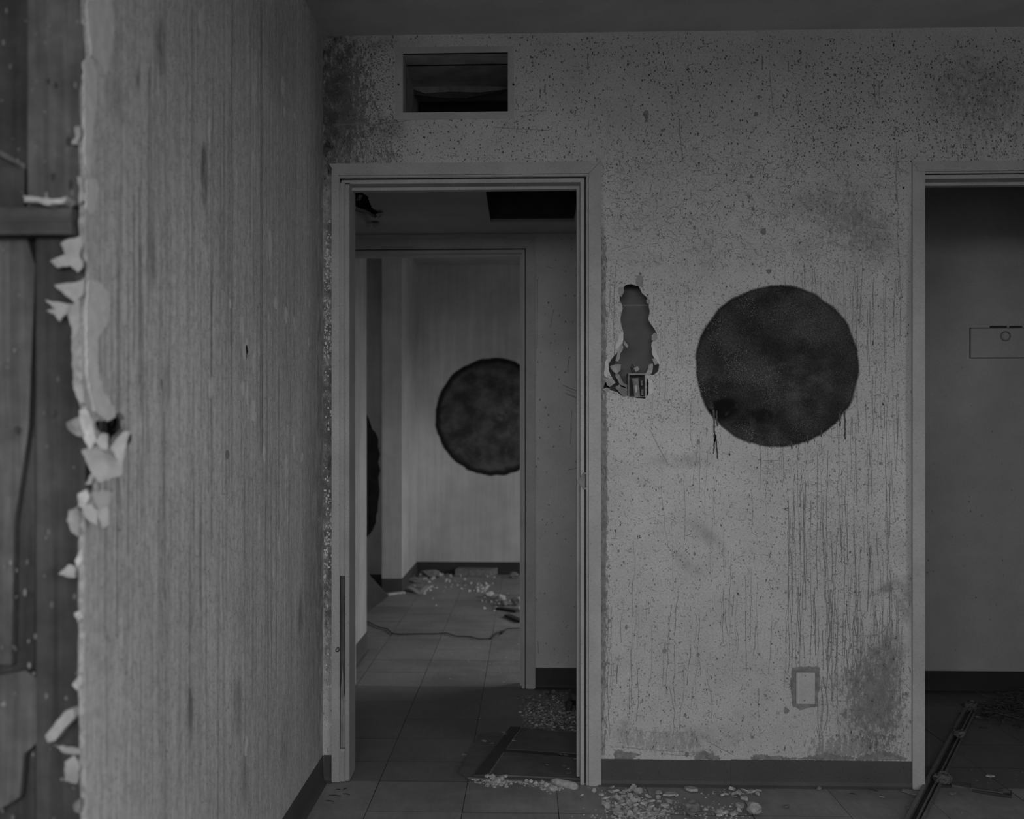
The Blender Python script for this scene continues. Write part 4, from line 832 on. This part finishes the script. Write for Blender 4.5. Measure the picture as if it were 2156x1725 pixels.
# metal track lying through the second doorway
e = empty('metal_track', (*F(1985, 1640), 0)); A = Vector((*F(1895, 1800), 0)); B = Vector((*F(2047, 1497), 0)); d = (B-A).normalized(); n = Vector((d.y, -d.x, 0))
def rail(nm, o0, o1, z0, z1, mt, t0=0.0, t1=1.0):
    P, Q = A + (B-A)*t0, A + (B-A)*t1; L = [P+n*o0, P+n*o1, Q+n*o1, Q+n*o0]
    return MB().prism([(p.x, p.y, z0) for p in L], (0, 0, z1-z0)).build(nm, mt, e)
M_TRK = simple('dull_track_metal', 0.17, 0.2, 30, 0.5, 0.4)
rail('web', -.024, .020, .0008, .004, M_DARK); rail('flange', -.028, -.016, .0008, .020, M_TRK); rail('flange', .002, .007, .0042, .016, M_TRK); rail('flange', .014, .022, .0008, .014, M_TRK)
tag(e, 'long dull metal channel lying across the sill of the second doorway', 'metal track')
def knot(name, u, v, s_, seed, label, n=5):
    c = onZ(u, v, .02); e = empty(name, (c[0], c[1], 0)); r = random.Random(seed)
    for k in range(n):
        a = r.uniform(0, 3.1); pts = []; rx, ry, rz = s_*r.uniform(.7, 1.2), s_*r.uniform(.5, .9), s_*r.uniform(.3, .6)
        for t in np.linspace(r.uniform(0, 1), r.uniform(5, 6.5), 14):
            x, y = math.cos(t)*rx, math.sin(t)*ry; pts.append((c[0]+x*math.cos(a)-y*math.sin(a)+r.gauss(0, .0015), c[1]+x*math.sin(a)+y*math.cos(a), max(.006, .024+math.sin(2*t+k)*rz)))
        MB().tube(pts, r.uniform(.0035, .006), 7).build('strand', M_ROPE, e, True)
    return tag(e, label, 'rag')
knot('knotted_rag', 1984, 1641, .028, 3, 'dirty rag knotted round the middle of the metal channel', 7); knot('knotted_rag', 2020, 1546, .022, 5, 'scrap of rag tied to the metal channel behind the door casing', 4); knot('knotted_rag', 2045, 1488, .030, 8, 'rag bundle at the far end of the metal channel', 5)
# short flat bar tied on at the side
e = empty('flat_bar', (*F(2080, 1660), 0))
P = [onZ(u, w, .010) for u, w in ((2004,1646),(2044,1649),(2044,1660),(2004,1652))]; MB().prism(P, (0, 0, -.0095)).build('tail', M_ROPE, e)
P = [onZ(u, w, .012) for u, w in ((2044,1649),(2112,1657),(2112,1670),(2044,1660))]; MB().prism(P, (0, 0, -.0115)).build('bar', simple('flat_bar_metal', 0.16, 0.25, 40, 0.6, 0.3), e)
P = [onZ(u, w, .010) for u, w in ((2046,1659.5),(2112,1670),(2128,1671),(2128,1664),(2130,1664),(2130,1675),(2110,1673),(2046,1662))]; MB().prism(P, (0, 0, -.0095)).build('bent_lip', M_DARK, e)
tag(e, 'short flat metal bar with bent end tied sideways to the channel', 'metal bar')
# tangled rubbish on the side room floor
tg = MB(); r_ = random.Random(55)
for k in range(420):
    u, w = r_.gauss(2130, 42), r_.gauss(1500, 13)
    if w < 1470 or u < 2040: continue
    p = F(u, w); q = (r_.gauss(0, .05), r_.gauss(0, .04)); zz = max(.004, r_.gauss(.02, .018)*max(.2, 1-abs(u-2150)/120))
    tg.tube([(p[0]-q[0]*.5, p[1]-q[1]*.5, max(.003, zz+r_.gauss(0, .008))), (p[0]+r_.gauss(0, .01), p[1], zz+.006), (p[0]+q[0]*.5, p[1]+q[1]*.5, max(.003, zz+r_.gauss(0, .01)))], r_.uniform(.001, .0035), 4)
tag(tg.build('tangled_fibre', M_FIBRE), 'dark tangle of fibres and litter on the floor of the side room', 'rubbish', kind='stuff')
pts = []; r_ = random.Random(65)
for k in range(160): p = F(r_.uniform(1960, 2156), r_.uniform(1500, 1720)); pts.append((p[0], p[1], r_.uniform(.5, 1.8)/560, 0))
for k in range(60): p = F(r_.gauss(2020, 14), r_.gauss(1708, 4)); pts.append((p[0], p[1], r_.uniform(.6, 2)/600, 0))
crumbs('floor_grit', pts, M_CHIPD, 14, 'grey grit and crumbs on the side room floor around the metal channel')
for k, (u, v, a, b, lab) in enumerate(((2084,1637,11,6,'pale flake on the tiles above the flat metal bar'),(2006,1673,12,5,'pale sliver of plaster below the knotted rag'),(1918,1672,20,8,'flat pale plaster patch on the sill left of the metal channel'),(2059,1513,8,9,'pale pebble of plaster at the edge of the dark tangle'),(1855,1680,8,5,'small flake on the tiles below the second door casing'),(1915,1703,11,7,'dull lump of plaster left of the metal channel'))):
    p = F(u, v); tag(flake('plaster_flake', (p[0], p[1], .001), a/600, b/500, .004, M_CHIP if k in (0, 3) else M_CHIPD, 500+k, .08), lab, 'plaster flake')
# access panel on the side room wall
a, b = onY(2041, 755, Y2), onY(2165, 690, Y2); b = (a[0]+.36, b[1], b[2])
e = empty('access_panel', ((a[0]+b[0])/2, Y2, a[2])); box('door', a[0]+.004, b[0]-.004, Y2-.007, Y2-.0005, a[2]+.004, b[2]-.004, M_SIDE, e)
ringp = [[(a[0], a[2]), (b[0], a[2]), (b[0], b[2]), (a[0], b[2])], [(a[0]+.0035, a[2]+.0035), (b[0]-.0035, a[2]+.0035), (b[0]-.0035, b[2]-.0035), (a[0]+.0035, b[2]-.0035)]]
plate('rim', ringp, lambda p, q: (p, Y2-.0005, q), (0, -.003, 0), M_BOARDD, e)
c = onY(2117, 708, Y2-.008); kb = MB(); ang = np.linspace(0, 2*math.pi, 25)[:-1]
kb.tube([(c[0]+math.cos(t)*.021, c[1], c[2]+math.sin(t)*.021) for t in np.linspace(0, 2*math.pi, 25)], .004, 6); kb.build('ring_pull', M_MARK, e)
kb = MB().prism([(c[0]+math.cos(t)*.013, c[1]+.001, c[2]+math.sin(t)*.013) for t in ang], (0, -.006, 0)); kb.build('knob', M_SIDE, e)
for u0, u1 in ((2085, 2120), (2126, 2152)):
    p, q = onY(u0, 690, Y2-.008), onY(u1, 686, Y2-.008); box('hinge', p[0], q[0], Y2-.010, Y2-.001, p[2], q[2], M_BOARDD, e)
tag(e, 'small flush wall hatch with round pull, seen through the second doorway', 'hatch')

# far room litter
wp = [(772,1311),(782,1315),(800,1324),(814,1326),(826,1336),(840,1338),(880,1337),(912,1337),(940,1335),(960,1342),(990,1343),(1010,1348),(1035,1347),(1048,1334),(1058,1331),(1055,1338),(1068,1326),(1090,1325),(1130,1327)]
o = MB().tube([(*F(u, v), .006) for u, v in wp], .0032, 6).build('loose_wire', M_WIRE); tag(o, 'thin black wire snaking over the far room floor', 'wire')
P = [onY(u, w, 7.4) for u, w in ((766,1190),(776,1208),(816,1257),(776,1291),(740,1320),(700,1260))]
zb = min(p[2] for p in P); dz = F(776, 1291)
a, b = Vector((*F(750, 1308), .004)), Vector((*F(816, 1257), .004)); t1 = Vector(onY(770, 1206, (a.y+b.y)/2+.1)); nn = (b-a).cross(t1-a).normalized()*.008
MB0 = MB().prism([a + (a-b)*.6, b, t1, t1+(a-b)*.6], tuple(nn)); o = MB0.build('dark_board', M_DARK); tag(o, 'dark sheet tipped against the wall corner in the far room', 'board')
MB().tube([b + Vector((0, -.006, .004)), t1 + Vector((0, -.006, .004))], .006, 6).build('edge_strip', M_MARK, o)
a, b = F(958, 1214), F(1038, 1210)
o = MB().prism([(a[0], a[1], .003), (b[0]-.02, a[1]-.02, .003), (b[0]+.04, a[1]+.14, .003), (a[0]+.02, a[1]+.18, .003)], (0, .0, .055)).build('foam_block', M_CHIPD); tag(o, 'pale slab lying against the base of the far wall', 'slab')
for k, (u, v, a_, b_, h_, lab) in enumerate(((888,1206,28,30,.05,'crumpled plaster heap in the corner of the far wall'),(905,1216,24,24,.05,'broken plaster piece in front of the corner heap'),(873,1228,16,20,.03,'small plaster piece at the foot of the pier'),(925,1216,10,10,.03,'pale knob of plaster between corner heap and slab'),
        (1030,1257,14,14,.03,'pale torn scrap at the start of the right litter trail'),(1047,1262,20,14,.03,'white crumpled scrap in the right litter trail of the far room'),(1056,1268,22,12,.04,'pale broken scrap in the middle of the right litter trail'),(1062,1276,14,10,.03,'grey scrap low in the right litter trail'),(1085,1275,16,14,.04,'pale scrap beside the second door casing'),(1092,1286,14,8,.02,'white strip at the end of the right litter trail'),(1082,1218,18,14,.04,'pale scrap under the far black circle'),(1090,1200,22,20,.10,'grey clump against the far wall by the door casing'))):
    p = F(u, v); s0 = p[1]/FPX; o = lump('plaster_piece', (p[0], p[1], 0), (a_*s0*.6, b_*s0*.9, h_), M_CHIP if k in (3,4,5,6,9) else M_CHIPD, 700+k, None, .7, 2); tag(o, lab, 'plaster piece', 'litter on the far room floor')
for k, (u0, v0, u1, v1, lab, mt) in enumerate(((862,1240,880,1250,'bent pale strip beside the pier foot','p'),(815,1254,850,1250,'flat white strip at the foot of the pier','p'),(884,1252,902,1238,'folded pale strip in front of the corner heap','p'),(1050,1283,1090,1290,'dark flat strip under the right litter trail','d'),(1068,1299,1100,1312,'dark bent strip nearest the second door casing','d'))):
    p, q = F(u0, v0), F(u1, v1); dv = Vector((q[0]-p[0], q[1]-p[1], 0)); nv = Vector((-dv.y, dv.x, 0)).normalized()*.022
    L = [Vector((*p, .002))-nv, Vector((*q, .002))-nv, Vector((*q, .002))+nv, Vector((*p, .002))+nv]; o = MB().prism(L, (0, 0, .014)).build('strip_scrap', M_CHIP if mt == 'p' else M_DARK); tag(o, lab, 'scrap', 'strips on the far room floor')
o = flake('sheet_scrap', (*F(870, 1243), .002), .11, .09, .01, M_CHIPD, 901, .05); tag(o, 'grey sheet of plasterboard lying before the pier', 'scrap')
pts = []; r_ = random.Random(75)
for k in range(45): p = F(r_.gauss(960, 60), r_.gauss(1232, 12)); pts.append((p[0], p[1], r_.uniform(2, 7)/300, 0))
for k in range(50): p = F(r_.gauss(1010, 10), r_.gauss(1240, 4)); pts.append((p[0], p[1], r_.uniform(2, 8)/300, 0))
for k in range(30): p = F(r_.gauss(1050, 24), r_.gauss(1266, 10)); pts.append((p[0], p[1], r_.uniform(2, 7)/300, 0))
for k in range(60): p = F(r_.gauss(900, 30), r_.gauss(1214, 8)); pts.append((p[0], p[1], r_.uniform(2, 8)/300, 0))
for k in range(60): p = F(r_.uniform(755, 1095), r_.uniform(1270, 1440)); pts.append((p[0], p[1], r_.uniform(.8, 2.5)/400, 0))
crumbs('plaster_crumbs', [q for q in pts if q[1] < YF-.06], M_CHIP, 15, 'blurred pale crumbs scattered over the far room floor')

# scuffs on the hall wall
hs = MB(); r_ = random.Random(91)
for (u0, v0, u1, v1, w) in ((1186,812,1224,828,2.2),(1190,828,1222,842,2.0),(1192,820,1212,828,1.2),(1132,590,1131,735,1.4),(1197,752,1195,784,1.6),(1204,865,1201,935,1.4),(1196,990,1224,984,1.6),(1133,1350,1134,1376,2),(1150,560,1166,566,1.6),(1158,690,1166,650,1.6)):
    k = 8; P = [onY(u0+(u1-u0)*i/k + r_.uniform(-.6,.6), v0+(v1-v0)*i/k + r_.uniform(-.6,.6), Y2) for i in range(k+1)]; ribbon(hs, [(p[0], p[2]) for p in P], [w/446*r_.uniform(.3, 1.1) for _ in P], Y2, r_.uniform(.0004, .001))
for _ in range(110):
    p = onY(r_.uniform(1127, 1224), r_.uniform(500, 1400), Y2); q = r_.uniform(.6, 2.2)/446; fleck(hs, p[0], p[2], q, q*1.3, r_, lambda a, b, e_=0.0: (a, Y2-.0004-e_, b))
for _ in range(46):
    p = onY(r_.uniform(1950, 2156), r_.uniform(760, 1400), Y2); q = r_.uniform(.6, 2.0)/446; fleck(hs, p[0], p[2], q, q*1.3, r_, lambda a, b, e_=0.0: (a, Y2-.0004-e_, b))
o = hs.build('wall_scuffs', M_MARK, wall_hall); o['kind'] = 'stuff'
